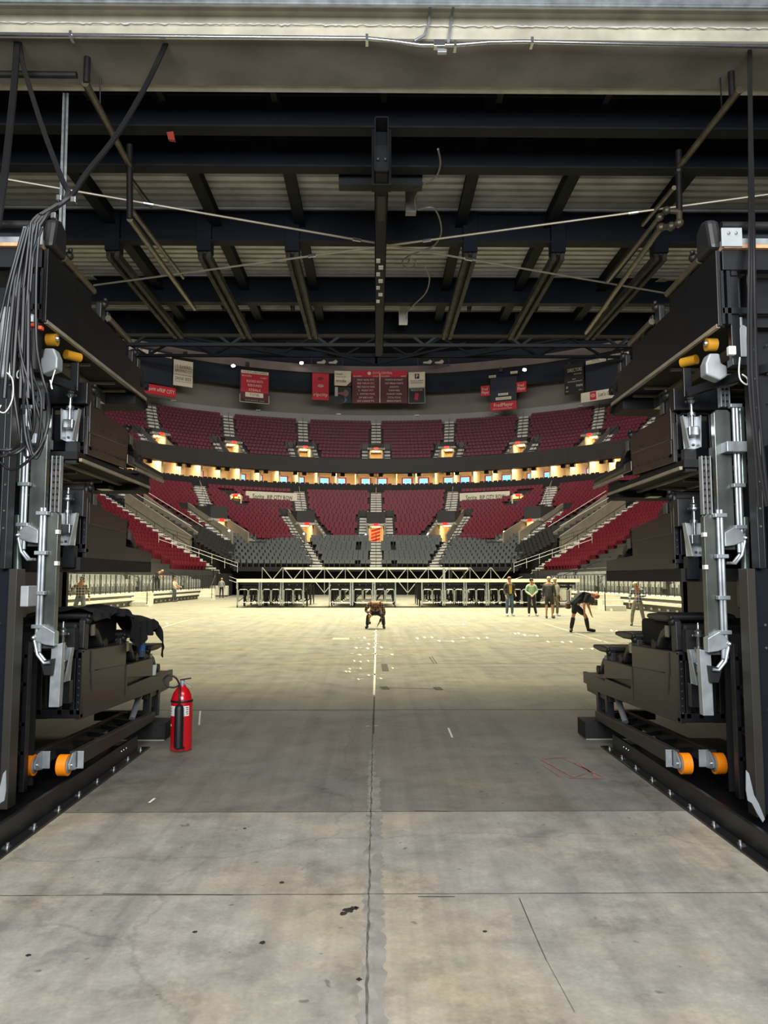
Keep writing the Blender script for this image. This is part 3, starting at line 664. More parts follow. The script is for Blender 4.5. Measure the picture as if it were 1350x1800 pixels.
# club seats: dark silhouettes in front of the suites
club = []
for k in range(-62, 63):
    if k % 9 in (4,): continue
    u = k * .95; club.append((W(u, 38.9, 0, zc0 - .3), -math.radians(u)))
place_seats(club, 'club_seat', M['black'], 'black high-backed seat standing along the front of the lit suites', 'black seats in front of the suites', 'seat', 300, score_vis, '')
# charcoal end block on the far retractable stand
endrows = []
ER = 9
def ey(x, k): return 80 + .82 * k - .045 * max(0, abs(x) - 6) ** 2
ez0 = zc(997, 80); ez1 = zc(953, 87)
mbt = MB()
for k in range(ER):
    z = ez0 + (ez1 - ez0) * k / (ER - 1); hw = 14.4 + .45 * k; n = int(2 * hw / .55)
    ai = 6.1 + .28 * k
    for j in range(n):
        x = -hw + (j + .5) * 2 * hw / n
        if abs(x) < .75 or abs(abs(x) - ai) < .75 or abs(abs(x) - 2.0) < .2: continue
        dy = -.09 * max(0, abs(x) - 6) * (1 if x > 0 else -1)
        endrows.append((Vector((x, ey(x, k) + .35, z)), math.atan(dy)))
    xs = [-hw + 2 * hw * j / 24 for j in range(25)]
    vs = [];  
    for x in xs: vs += [Vector((x, ey(x, k), z - .45)), Vector((x, ey(x, k), z)), Vector((x, ey(x, k) + .82, z))]
    mbt.add(vs, [(3 * j + a, 3 * j + a + 1, 3 * j + 4 + a, 3 * j + 3 + a) for j in range(24) for a in (0, 1)])
struct(mbt.build('terrace_end', M['black'], normals=False))
place_seats(endrows, 'charcoal_seat', M['seatd'], 'charcoal folding seat on the far end stand above the black truss', 'charcoal seats of the far end stand', 'seat', 300, lambda it: abs(it[0].x) * .2 + it[0].y, 'remaining charcoal folding seats at the edges of the far end stand')
# aisle slopes in the end block
for ax_ in (-1, 0, 1):
    mb = MB()
    for k in range(ER):
        z = ez0 + (ez1 - ez0) * k / (ER - 1); xc = ax_ * (6.1 + .28 * k)
        mb.box(xc - .65, xc + .65, ey(xc, k) - .01, ey(xc, k) + .8, z - .02, z + .05); mb.box(xc - .65, xc + .65, ey(xc, k) - .4, ey(xc, k), z - .28, z - .14)
    struct(mb.build('aisle_steps', M['stair']))
    mid = MB()
    for k in range(0, ER, 2):
        z = ez0 + (ez1 - ez0) * k / (ER - 1); xc = ax_ * (6.1 + .28 * k) + (.7 * ax_); mid.bar((xc, ey(xc, k), z), (xc, ey(xc, k), z + .95), .05)
    mid.bar((ax_ * 6.8, 79.9, ez0 + .95), (ax_ * 9.0, 86, ez1 + .95), .05)
    tag(mid.build('stair_handrail', M['rail']), 'black handrail on the stair through the charcoal seats, %s' % ('left', 'middle', 'right')[ax_ + 1], 'handrail')
# front edge, under-stand void, cross-braced scaffold
tag(MB().box(-14.6, 14.6, 79.4, 79.6, ez0 - .25, ez0).build('stand_edge', M['alu']), 'thin pale front edge of the far end stand', 'edge beam')
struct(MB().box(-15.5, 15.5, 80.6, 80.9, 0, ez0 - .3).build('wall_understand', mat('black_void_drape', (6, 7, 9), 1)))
pw = mat('bright_scaffold_tube', (200, 198, 186), .4, .4)
YT = 70.0; k = 0; px = 461.0
while px < 865:
    A = at(px, 998, YT).x; Bx = at(px + 36.5, 998, YT).x; zt_ = zc(997, YT); t = thing('scaffold_bay', 'cross-braced scaffold bay under the far end stand', 'scaffold', (A, YT, 0), 'scaffold bays under the far end stand')
    zl = -0.0
    for xx in (A,): MB().bar((xx, YT, 0), (xx, YT, zt_), .045).build('post', M['cast'], t)
    MB().bar((A + .05, YT - .06, zt_ - .05), (Bx - .05, YT - .06, .45), .06).build('brace', pw, t)
    MB().bar((Bx - .05, YT - .12, zt_ - .05), (A + .05, YT - .12, .45), .06).build('brace', pw, t)
    MB().bar((A, YT, zt_), (Bx, YT, zt_), .04).build('top_chord', M['rail'], t)
    px += 36.5
# black side structure of the end stand with sloping rails
for s_ in (-1, 1):
    mb = MB()
    for k in range(4):
        x0 = s_ * (14.6 + 1.2 * k); x1 = s_ * (15.8 + 1.2 * k); mb.box(min(x0, x1), max(x0, x1), 74.5 - .5 * k, 77.4 - .3 * k, 0, ez0 - .7 + .42 * k)
    tag(mb.build('stepped_block', M['black']), 'black stepped block at the %s end of the charcoal stand' % sideword[s_], 'riser block')
    for j, (dz, yy) in enumerate(((1.0, 76.3), (1.9, 78.0), (-.6, 76.0))):
        mb = MB(); A = Vector((s_ * 13.9, yy, ez0 - 1.0 + dz)); B = Vector((s_ * 21.0, yy - 3, ez0 + 1.6 + dz))
        mb.bar(A, B, .045); mb.bar(A + Vector((0, 0, .35)), B + Vector((0, 0, .35)), .035)
        for k in range(7): C_ = A.lerp(B, k / 6); mb.bar(C_ - Vector((0, 0, .6)), C_ + Vector((0, 0, .36)), .03)
        tag(mb.build('sloping_rail', M['alu'] if j != 1 else M['rail']), 'sloping handrail at the %s corner of the end stand, %s' % (sideword[s_], ('the middle one', 'the topmost one', 'the lowest one')[j]), 'handrail')
    bx = []
    for k in range(5):
        for j in range(9): bx.append((Vector((s_ * (15.0 + .35 * j), 77.6 - .2 * j + .5 * k, ez0 + .25 + .22 * j + .33 * k)), -s_ * .5))
    place_seats(bx, 'corner_seat', M['black'], 'black seat in the dark %s corner beside the charcoal stand' % sideword[s_], 'black seats in the %s corner' % sideword[s_], 'seat', 60, score_vis, '')
# roof trusses
tm = mat('truss_blue_grey', (18, 23, 28), .8, spec=.2)
def truss(Y, za, zb_, lab, hw=44, nb=14):
    t = thing('roof_truss', lab, 'truss', (0, Y, za), 'roof trusses over the far stands')
    MB().bar((-hw, Y, za), (hw, Y, za), .4, .35).build('bottom_chord', tm, t); MB().bar((-hw, Y, zb_), (hw, Y, zb_), .6, .4).build('top_chord', tm, t)
    for k in range(nb):
        x0 = -hw + 2 * hw * k / nb; x1 = -hw + 2 * hw * (k + 1) / nb; xm = (x0 + x1) / 2
        MB().bar((x0, Y, zb_), (xm, Y, za), .28).build('diagonal', tm, t); MB().bar((xm, Y, za), (x1, Y, zb_), .28).build('diagonal', tm, t)
truss(100, zc(626, 100), zc(600, 100) + .5, 'dark roof truss spanning above the far signs', nb=10)
truss(84, zc(607, 84), zc(590, 84) + 3, 'dark roof truss nearer the tunnel mouth', nb=8)
t = thing('cross_bracing', 'long dark diagonal roof braces meeting over the middle', 'brace', (0, 92, 33))
for s_ in (-1, 1):
    for a, b in (((0, 99, zc(640, 99)), (s_ * 12, 99, zc(603, 99))), ((s_ * 12, 99, zc(625, 99)), (s_ * 26, 95, zc(590, 95))), ((0, 99, zc(600, 99)), (0, 99, zc(640, 99)))): MB().bar(a, b, .3).build('brace', tm, t)
# ------------------------------------------------------------ side retractable stands
SX = {-1: 14.8, 1: 13.9}
silver = []
for s_ in (-1, 1):
    X = SX[s_]; Y0, Y1 = 27.0, 71.0
    def bx(mb, a, b, y0, y1, z0, z1):
        a, b = s_ * a, s_ * b; return mb.box(min(a, b), max(a, b), y0, y1, z0, z1)
    nm = sideword[s_]
    t = thing('retractable_stand', 'long grey retractable stand along the %s side of the arena floor' % nm, 'retractable stand', (s_ * X, Y0, 0))
    mb = bx(MB(), X + .15, X + .5, Y0, Y1, .02, .36); mb.build('base_channel', M['panel'], t)
    mb = MB(); y = Y0 + .5
    while y < Y1: bx(mb, X + .1, X + .15, y, y + .25, .1, .2); y += 1.1
    mb.build('slot_holes', M['signg'], t)
    bx(MB(), X, X + .5, Y0, Y1, .36, .5).build('lower_tread', M['lit'], t)
    bx(MB(), X + .2, X + .6, Y0, Y1, .5, .66).build('dark_gap', M['panel'], t)
    bx(MB(), X + .15, X + 1.0, Y0, Y1, .66, .8).build('upper_tread', M['lit'], t)
    mb = MB()
    for k in range(7): bx(mb, X + 1.0 + .78 * k, X + 1.8 + .78 * k, Y0, Y1, .3, .82 + .3 * k)
    mb.build('seat_platform', M['panel'], t)
    y = Y0; i = 0
    while y < Y1 - 2:
        if not (49.5 < y < 51.8 and 0):
            g = thing('guard_rail', 'black guard rail panel on the front of the %s retractable stand' % nm, 'guard rail', (s_ * (X + .25), y, .8), 'guard rails on the %s stand' % nm)
            mb = MB(); xx = s_ * (X + .25)
            for k in range(4): mb.box(xx - .018, xx + .018, y + .08 + .75 * k - .018, y + .08 + .75 * k + .018, .8, 1.9)
            mb.box(xx - .02, xx + .02, y + .05, y + 2.35, 1.92, 1.97); mb.box(xx - .02, xx + .02, y + .05, y + 2.35, .92, .96)
            mb.build('balusters', M['rail'], g)
        y += 2.45; i += 1
    for k in range(7):
        n = int((Y1 - Y0) / .56)
        for j in range(n):
            y = Y0 + (j + .5) * .56
            if j % 22 in (0, 1): continue
            silver.append((Vector((s_ * (X + 1.45 + .78 * k), y, .82 + .3 * k)), -s_ * math.pi / 2))
    for yy in (39.0, 51.5, 63.8):
        mb = MB()
        for k in range(0, 7, 2): xx = s_ * (X + 1.2 + .78 * k); mb.bar((xx, yy, .8 + .3 * k), (xx, yy, 1.75 + .3 * k), .04)
        mb.bar((s_ * (X + 1.2), yy, 1.75), (s_ * (X + 5.9), yy, 3.5), .04); mb.bar((s_ * (X + 1.2), yy, 1.4), (s_ * (X + 5.9), yy, 3.1), .03)
        tag(mb.build('stair_handrail', M['rail']), 'black sloping handrail among the silver seats of the %s stand' % nm, 'handrail', 'handrails in the %s stand' % nm)
def sc2(it):
    x, y = pj(it[0] + Vector((0, 0, .5))); d = (it[0] - cam.location).length
    return d + (1000 if x < 78 or x > 1262 else 0) + (6 if it[0].z > 2.2 and d < 45 else 0)
place_seats(silver, 'silver_seat', M['seatg'], lambda p: 'silver-grey folding seat on the %s retractable stand' % ('left' if p.x < 0 else 'right'),
            lambda p: 'silver seats of the %s stand' % ('left' if p.x < 0 else 'right'), 'seat', 300, sc2, 'remaining rows of silver-grey seats on the side retractable stands')
def steps_unit(px, py, s_, lab):
    c = az(px, py); t = thing('portable_stairs', lab, 'portable stairs', c)
    y0 = c.y; x0 = c.x
    mb = MB()
    for k in range(3): mb.box(min(x0, x0 + s_ * 1.5) if 0 else (x0 - 1.1 if s_ < 0 else x0), (x0) if s_ < 0 else x0 + 1.1, y0 + .45 * k, y0 + .45 * (k + 1), 0 if k == 0 else .0, .28 * (k + 1))
    mb.build('treads', M['lit'], t, bevel=.01)
    xx = x0 - s_ * 0.0; mb = MB(); mb.bar((xx, y0, 0), (xx, y0, 1.2), .04); mb.bar((xx, y0 + 1.2, .8), (xx, y0 + 1.2, 1.95), .04); mb.bar((xx, y0, 1.2), (xx, y0 + 1.2, 1.95), .04); mb.build('handrail', M['rail'], t)
    MB().box(x0 - .02 * 1 - (0 if s_ < 0 else -.3), x0 + .25, y0 - .4, y0, 0, .12).build('landing_plate', M['lit'], t)
    return t
steps_unit(258, 1066, -1, 'white portable stair unit at the left stand, the nearer one')
steps_unit(372, 1055, -1, 'white portable stair unit at the left stand, the farther one')
steps_unit(1064, 1074, 1, 'white portable stair unit at the foot of the right stand')
# small cases by the far left person
for px, py, w_, h_, m, lb in ((384, 1049, 1.6, .9, 'lit', 'pale equipment case near the far left stand'), (1030, 1064, 1.1, .5, 'rubber', 'low black case beside the white stair unit on the right'), (985, 1062, 1.5, 1.0, 'lit', 'pale case behind the bending man')):
    c = az(px, py); t = thing('equipment_case', lb, 'case', c); MB().box(c.x - w_ / 2, c.x + w_ / 2, c.y, c.y + .8, .12, .12 + h_).build('case_body', M[m], t, bevel=.03)
    mb = MB(); [mb.cyl((c.x + a, c.y + b, .06), (c.x + a + .05, c.y + b, .06), .06, 10) for a in (-w_ / 2 + .1, w_ / 2 - .15) for b in (.1, .7)]; mb.build('casters', M['rubber'], t)
# ------------------------------------------------------------ rolling stage decks
YD = 44.2
def stage_deck(x0, x1, y0):
    w_ = x1 - x0; d_ = 2.4; zt_ = zc(1017.5, YD); zb_ = zc(1023.5, YD)
    t = thing('rolling_stage_deck', '', 'stage deck', (x0, y0, 0))
    MB().box(x0 + .005, x1 - .005, y0, y0 + d_, zb_, zt_).build('deck_top', M['alu'], t)
    for xx in (x0 + .06, x1 - .06):
        for yy in (y0 + .08, y0 + d_ - .08):
            l = MB().bar((xx, yy, .12), (xx, yy, zb_), .07); l.build('leg', M['galv'] if yy < y0 + 1 else M['rail'], t)
            c = MB().cyl((xx - .025, yy + .03, .085), (xx + .025, yy + .03, .085), .085, 12); c.build('caster', M['rubber'], t)
    for yy in (y0 + .08, y0 + d_ - .08):
        m = M['galv'] if yy < y0 + 1 else M['rail']
        for h_ in (0, 1):
            a = x0 + .1 + (w_ - .2) * h_ / 2 + .03; b = x0 + .1 + (w_ - .2) * (h_ + 1) / 2 - .03; r = .07
            pts = [(a, yy, .36), (a, yy, .98), (a + r, yy, 1.05), (b - r, yy, 1.05), (b, yy, .98), (b, yy, .36), (b - r, yy, .3), (a + r, yy, .3), (a, yy, .36)]
            MB().tube(pts, .024, 6).build('gate_frame', m, t)
    MB().bar((x0 + .1, y0 + .1, .35), (x0 + w_ / 2, y0 + d_ - .1, 1.0), .03).build('diagonal_brace', M['rail'], t)
    mb = MB(); mb.box(x0 + .05, x1 - .05, y0 + .8, y0 + .9, zb_ - .15, zb_ - .01); mb.box(x0 + .05, x1 - .05, y0 + 1.6, y0 + 1.7, zb_ - .35, zb_ - .22); mb.build('under_frame', M['rail'], t)
    return t
xs = [at(p, 1050, YD).x for p in (415, 457, 495, 535, 577, 618, 657, 697, 740, 780, 818, 857, 897, 938, 978, 1020)]
names = ['first', 'second', 'third', 'fourth', 'fifth', 'sixth', 'seventh', 'eighth', 'ninth', 'tenth', 'eleventh', 'twelfth', 'thirteenth', 'fourteenth', 'fifteenth']
for i in range(15):
    gap = i in (3, 7)
    if gap:
        t = thing('stage_deck_panel', 'plain deck panel bridging the gap between rolling stage decks, the %s' % ('left one' if i == 3 else 'right one'), 'stage deck', (xs[i], YD, 1.5))
        MB().box(xs[i], xs[i + 1], YD, YD + 2.4, zc(1023.5, YD), zc(1017.5, YD)).build('deck_top', M['alu'], t); continue
    t = stage_deck(xs[i], xs[i + 1], YD); t['label'] = 'wheeled stage deck with a gated frame, %s place from the left in the front row' % names[i]; t['group'] = 'front row of rolling stage decks'
for i in range(15):
    if i in (3, 7): continue
    for rw in (1, 2):
        t = stage_deck(xs[i], xs[i + 1], YD + 2.5 * rw); t['label'] = 'wheeled stage deck standing directly behind the %s front-row deck from the left, %s row' % (names[i], ('', 'second', 'third')[rw]); t['group'] = 'rear rows of rolling stage decks'
        for c in t.children:
            if c.name.startswith(('leg', 'gate')): c.data.materials[0] = M['rail']
# ------------------------------------------------------------ forklift behind the decks
c = az(800, 1047); X, Y = c.x, c.y
X = at(800, 1030, 58).x; Y = 58.0
t = thing('forklift', 'grey forklift parked behind the stage decks, right of the centre', 'forklift', (X, Y, 0))
MB().prism([(X - .6, .35), (X + 1.3, .35), (X + 1.3, 1.15), (X + .2, 1.2), (X - .1, .95), (X - .6, .9)], Y, Y + 1.1, 'y').build('chassis', M['cast'], t, bevel=.05)
for xx, r in ((X + .75, .38), (X - .35, .3)):
    for yy in (Y - .1, Y + 1.1): w_ = MB().cyl((xx, yy, r), (xx, yy + .18, r), r, 18).build('wheel', M['rubber'], t, True); MB().cyl((xx, yy - .01, r), (xx, yy + .19, r), r * .45, 12).build('hub', M['cast'], w_)
mb = MB(); mb.bar((X - .8, Y + .2, .1), (X - .8, Y + .2, 2.5), .12); mb.bar((X - .8, Y + .9, .1), (X - .8, Y + .9, 2.5), .12); mb.bar((X - .8, Y + .2, 2.4), (X - .8, Y + .9, 2.4), .1); mb.build('mast', M['cast'], t)
mb = MB(); [mb.bar((X + a, Y + b, 1.1), (X + a * .8, Y + b, 2.3), .06) for a in (-.3, .9) for b in (.05, 1.05)]; mb.box(X - .3, X + .8, Y, Y + 1.1, 2.3, 2.36); mb.build('overhead_guard', M['rail'], t)
MB().prism([(X - 1.9, .08), (X - .8, .08), (X - .8, .5), (X - .86, .5), (X - .86, .14), (X - 1.9, .12)], Y + .3, Y + .4, 'y').build('fork', M['rail'], t)
MB().box(X + .2, X + .7, Y + .3, Y + .8, 1.15, 1.3).build('driver_seat', M['rubber'], t, bevel=.03)
# red box on the stand edge left and right
for px, s_ in ((447, -1), (876, 1)):
    c = at(px, 995, 79.8); tag(MB().box(c.x - .3, c.x + .3, 79.6, 79.9, c.z - .35, c.z + .35).build('hose_box', mat('dim_red_box', (170, 30, 40), .5), bevel=.03), 'small red box at the %s end of the charcoal stand front' % sideword[s_], 'box')
c = at(893, 993, 79.7); tag(MB().box(c.x - .95, c.x + .95, 79.5, 79.6, c.z - .3, c.z + .5).build('dark_screen_panel', M['panel']), 'dark grey board at the right end of the charcoal stand front', 'board')
# ------------------------------------------------------------ sprite banners (club row)
def board(name, lab, cat, px0, px1, py0, py1, rad, m, thick=.15):
    A = ring(px0, (py0 + py1) / 2, rad); B = ring(px1, (py0 + py1) / 2, rad)
    wv = Vector((B.x - A.x, B.y - A.y, 0)); r = wv.normalized(); C0 = (A + B) / 2
    Ym = C0.y; zb_ = at((px0 + px1) / 2, py1, Ym).z; zt_ = at((px0 + px1) / 2, py0, Ym).z
    o = Vector((A.x, A.y, zb_)); t = thing(name, lab, cat, o)
    MB().quad(o, r, (0, 0, 1), wv.length, zt_ - zb_, -thick).shift(0, 0, 0).build('board', M[m], t)
    n = Vector((r.y, -r.x, 0)) * .03
    W_, H_ = wv.length, zt_ - zb_
    def q(u, v): return o + r * (u * W_) + Vector((0, 0, v * H_)) + n
    return t, q, r, W_, H_, n
UZ = Vector((0, 0, 1))
def sheet(t, q, n, u0, u1, v0, v1, m, name='panel_field', lift=1.0):
    k = n * (lift - 1); return MB().add([q(u0, v0) + k, q(u1, v0) + k, q(u1, v1) + k, q(u0, v1) + k], [(0, 1, 2, 3)]).build(name, M[m], t, normals=False)
def lines(t, q, r, n, W_, H_, L, m='signw', name='lettering', lift=2.0):
    mb = MB()
    for (s, u, v, size, wd) in L:
        mb.text(s, size * H_ / .72, q(u, v) + n * (lift - 1), r, UZ, fit=wd * W_)
    return mb.build(name, M[m], t, normals=False)
for a, b, nm in ((432, 522, 'left'), (808, 896, 'right')):
    t, q, r, W_, H_, n = board('banner', 'cream Sprite RIP CITY ROW banner, the %s one of the two' % nm, 'banner', a, b, 865, 883, 34.6, 'signw')
    lines(t, q, r, n, W_, H_, [('RIP CITY ROW', .66, .3, .42, .5)], 'signg' if 0 else 'fascia'); lines(t, q, r, n, W_, H_, [('Sprite', .24, .28, .5, .22)], 'green')
for px, nm in ((414, 'left'), (910, 'right')):
    c = ring(px, 889, 33.6); t = thing('club_doorway', 'small lit doorway with a red exit sign beside the %s banner' % nm, 'doorway', c)
    zt_ = at(px, 868, c.y).z; mb = MB()
    for a, b, d0, d1, z0_, z1_ in ((-.75, -.6, 0, 1.6, c.z, zt_), (.6, .75, 0, 1.6, c.z, zt_), (-.75, .75, 1.5, 1.6, c.z, zt_), (-.75, .75, 0, 1.6, zt_ - .06, zt_)): mb.box(c.x + a, c.x + b, c.y + d0, c.y + d1, z0_ - .1, z1_)
    mb.build('doorway_walls', M['cream'], t); MB().box(c.x - .4, c.x + .4, c.y + .5, c.y + 1.1, zt_ - .16, zt_ - .1).build('doorway_lamp', M['lamp'], t); MB().box(c.x - .3, c.x + .3, c.y - .08, c.y - .02, zt_ - .32, zt_ - .05).build('exit_sign', M['exitm'], t)
# ------------------------------------------------------------ hanging boards
R1 = 49.0
t, q, r, W_, H_, n = board('stats_scoreboard', 'wide maroon STATS CENTRAL scoreboard hung in the middle of the far end', 'scoreboard', 619, 716, 651, 709, R1, 'signm')
sheet(t, q, n, 0, 1, .8, 1, 'signr', 'header_band'); sheet(t, q, n, .495, .51, .02, .9, 'signw', 'divider', 1.5)
L1 = ['FIELD GOAL PCT.', 'FREE THROW PCT.', 'FREE THROWS MADE', '3 - POINT PCT', '3 - POINTERS MADE', 'OFF REBOUNDS', '2ND CHANCE PTS.']
L2 = ['POINTS IN PAINT', 'FAST BREAK POINTS', 'ASSISTS', 'TURNOVERS', 'CHARGES TAKEN', 'TOTAL FOULS', 'BENCH POINTS']
LL = [('STATS CENTRAL', .55, .885, .07, .36), ('BLAZERS', .1, .8, .035, .15), ('GUEST', .43, .8, .035, .1), ('BLAZERS', .6, .8, .035, .15), ('GUEST', .93, .8, .035, .1)]
for i in range(7): LL += [(L1[i], .25, .685 - .107 * i, .052, min(.32, .019 * len(L1[i]) + .03)), (L2[i], .76, .685 - .107 * i, .052, min(.32, .019 * len(L2[i]) + .03))]
lines(t, q, r, n, W_, H_, LL)
mb = MB(); [mb.add([q(.06, v), q(.46, v), q(.46, v + .008), q(.06, v + .008)], [(0, 1, 2, 3)]) or mb.add([q(.55, v), q(.97, v), q(.97, v + .008), q(.55, v + .008)], [(0, 1, 2, 3)]) for v in [.66 - .107 * i for i in range(7)]]
mb.build('row_rules', M['signr'], t, normals=False)
MB().ball(q(.31, .91), .28, sc=(1, .2, 1)).build('team_emblem', M['signw'], t)
t, q, r, W_, H_, n = board('health_insurance_board', 'cream moda health insurance board left of the stats scoreboard', 'sign', 588, 617, 652, 678, R1, 'signw')
lines(t, q, r, n, W_, H_, [('Health', .28, .72, .13, .42), ('insurance', .4, .56, .09, .6), ('moda', .4, .22, .24, .58)], 'fascia')
MB().add([q(.72, 0), q(1, 0), q(1, .3)], [(0, 1, 2)]).build('cut_corner', M['signm'], t, normals=False)
t, q, r, W_, H_, n = board('portrait_board', 'small dark photo board of two people below the moda board', 'sign', 588, 617, 680, 708, R1, 'signb')
mb = MB(); mb.ball(q(.38, .62), W_ * .2, 12, 8, (1, .05, 1.25)); mb.ball(q(.68, .6), W_ * .17, 12, 8, (1, .05, 1.3)); mb.build('faces', mat('muted_skin_print', (130, 92, 78), .7), t)
mb = MB(); mb.ball(q(.36, .8), W_ * .24, 12, 8, (1, .05, .8)); mb.ball(q(.3, .2), W_ * .32, 12, 8, (1, .05, 1)); mb.build('dark_figures', M['signk'], t); sheet(t, q, n, .02, .2, .4, .98, 'signg', 'pale_corner'); MB().ball(q(.55, .18), W_ * .2, sc=(1, .06, 1)).build('blue_shirt', mat('print_blue', (60, 96, 130)), t)
t, q, r, W_, H_, n = board('office_board', 'cream PACIFIC OFFICE AUTOMATION board right of the stats scoreboard', 'sign', 718, 747, 654, 681, R1, 'signw')
lines(t, q, r, n, W_, H_, [('PACIFIC OFFICE', .5, .38, .09, .78), ('AUTOMATION', .5, .25, .09, .72)], 'signb'); sheet(t, q, n, .38, .66, .56, .88, 'signb', 'emblem'); lines(t, q, r, n, W_, H_, [('P', .52, .6, .24, .14)], 'signw', 'emblem_letter', 3)
t, q, r, W_, H_, n = board('woollen_board', 'dark navy PENDLETON board below the office automation board', 'sign', 718, 747, 682, 709, R1, 'signk')
lines(t, q, r, n, W_, H_, [('PENDLETON', .5, .8, .13, .7)], 'signg'); MB().hexa([q(.36, .25), q(.56, .2), q(.56, .2) + n, q(.36, .25) + n, q(.42, .68), q(.64, .64), q(.64, .64) + n, q(.42, .68) + n]).build('red_blanket', M['signr'], t)
mb = MB(); [mb.bar(a, b, .06) for a, b in ((q(.01, .01), q(.99, .01)), (q(.01, .99), q(.99, .99)), (q(.01, .01), q(.01, .99)), (q(.99, .01), q(.99, .99)))]; mb.build('border', M['signg'], t)
t, q, r, W_, H_, n = board('ripcity_banner', 'bright red ripcity banner with a round pinwheel emblem', 'banner', 549, 578, 656, 703, R1, 'signr')
lines(t, q, r, n, W_, H_, [('ripcity', .5, .14, .13, .84)], 'signw')
cc = q(.5, .66); rr_ = W_ * .3
mb = MB(); mk = MB()
for i in range(5):
    pa = []; 
    for a in range(7): pa.append(cc + r * (rr_ * math.cos(.9 + .24 * a) * (1 - .13 * i)) + UZ * (rr_ * math.sin(.9 + .24 * a) * (1 - .13 * i)) * 1.05)
    pb = [cc + (p - cc) * .9 for p in pa]
    mk.add(pa + pb, [(j, j + 1, 7 + j + 1, 7 + j) for j in range(6)])
    pa = [cc + r * (-rr_ * math.cos(.9 + .24 * a) * (1 - .13 * i)) - UZ * (rr_ * math.sin(.9 + .24 * a) * (1 - .13 * i)) * 1.05 for a in range(7)]
    pb = [cc + (p - cc) * .9 for p in pa]; mb.add(pa + pb, [(j, j + 1, 7 + j + 1, 7 + j) for j in range(6)])
mk.build('emblem_black_half', M['signk'], t, normals=False); mb.build('emblem_silver_half', M['signg'], t, normals=False)
t, q, r, W_, H_, n = board('hustle_scoreboard', 'maroon HUSTLEBOARD stats board on the left, with a white title strip', 'scoreboard', 422, 473, 652, 708, R1, 'signm')
sheet(t, q, n, .03, .97, .9, .99, 'signw', 'title_strip'); lines(t, q, r, n, W_, H_, [('HUSTLEBOARD', .5, .915, .06, .85), ('TOTAL', .5, .2, .08, .34)], 'signk', lift=3)
sheet(t, q, n, .18, .8, .17, .31, 'signw', 'total_strip'); sheet(t, q, n, .03, .97, .32, .89, 'signr', 'red_field', .9)
lines(t, q, r, n, W_, H_, [('BLAZERS', .22, .8, .045, .32), ('GUEST', .8, .77, .045, .24), ('BLOCKED SHOTS', .5, .63, .075, .56), ('REBOUNDS', .5, .5, .075, .48), ('STEALS', .5, .36, .075, .4)])
sheet(t, q, n, .05, .95, .03, .1, 'signk', 'lower_strip'); lines(t, q, r, n, W_, H_, [('GATE SPORTS .COM', .5, .045, .035, .66)], 'signg', lift=3)
mb = MB(); [mb.bar(a, b, .1) for a, b in ((q(0, 0), q(1, 0)), (q(0, 0), q(0, .25)), (q(1, 0), q(1, .25)))]; mb.build('silver_frame', M['signg'], t)
t, q, r, W_, H_, n = board('beer_board', 'cream 10 BARREL BREWING CO DRINK BEER board at upper left', 'sign', 305, 339, 634, 679, R1, 'signw')
lines(t, q, r, n, W_, H_, [('10 BARREL', .5, .68, .13, .86), ('BREWING CO', .5, .53, .11, .84), ('DRINK BEER', .5, .22, .13, .84)], 'signk'); mb = MB(); [mb.add([q(.05, v), q(.95, v), q(.95, v + .012), q(.05, v + .012)], [(0, 1, 2, 3)]) for v in (.42, .16)]; mb.build('rules', M['signk'], t, normals=False)
t, q, r, W_, H_, n = board('city_banner', 'red rounded banner ending in of RIP CITY, half hidden at upper left', 'banner', 240, 309, 677, 694, R1 - 1, 'signr')
lines(t, q, r, n, W_, H_, [('Spirit of', .42, .38, .38, .34), ('RIP CITY', .78, .32, .42, .36)])
t, q, r, W_, H_, n = board('player_scoreboard', 'dark player stats board at upper left beside the beer board', 'scoreboard', 222, 303, 612, 672, R1 - .3, 'signb')
sheet(t, q, n, .04, .46, .82, .93, 'signw', 'title_strip'); sheet(t, q, n, .52, .98, .82, .93, 'signw', 'title_strip')
lines(t, q, r, n, W_, H_, [('HOME', .26, .88, .045, .14), ('GUEST', .75, .88, .045, .16), ('NO. FG 3PT FOUL PTS', .25, .835, .025, .36), ('NO. FG 3PT FOUL PTS', .75, .835, .025, .36)], 'signk', lift=3)
# the right end boards
t, q, r, W_, H_, n = board('directors_board', 'black DIRECTORS mortgage board at upper right', 'sign', 992, 1026, 640, 692, R1, 'signk')
lines(t, q, r, n, W_, H_, [('DIRECTORS', .55, .74, .12, .74), ('MORTGAGE', .7, .63, .045, .4), ('YOUR', .5, .47, .04, .18), ('MORTGAGE SPECIALIST', .55, .39, .04, .74), ('FAN', .78, .22, .08, .3), ('#', .14, .2, .09, .1), ('PTS', .82, .08, .04, .14), ('FPS', .14, .08, .04, .14)])
t, q, r, W_, H_, n = board('player_scoreboard', 'dark player stats board at upper right beside the DIRECTORS board', 'scoreboard', 1029, 1108, 623, 686, R1 - .3, 'signb')
sheet(t, q, n, .02, .48, .82, .93, 'signw', 'title_strip'); sheet(t, q, n, .52, .98, .84, .96, 'signw', 'title_strip')
lines(t, q, r, n, W_, H_, [('HOME', .25, .875, .045, .16), ('GUEST', .75, .9, .045, .18), ('NO. FG 3PT FOUL PTS', .25, .835, .025, .4), ('NO. FG 3PT FOUL PTS', .75, .86, .025, .4)], 'signk', lift=3)
t, q, r, W_, H_, n = board('cheer_banner', "cream Let's Go banner with a red square car emblem at upper right", 'banner', 1021, 1100, 685, 702, R1 - 1, 'signw')
sheet(t, q, n, .21, .35, .12, .95, 'signr', 'emblem_square'); lines(t, q, r, n, W_, H_, [("Let's Go Portland", .72, .36, .42, .62)], 'signk')
mb = MB(); cc = q(.28, .55) + n
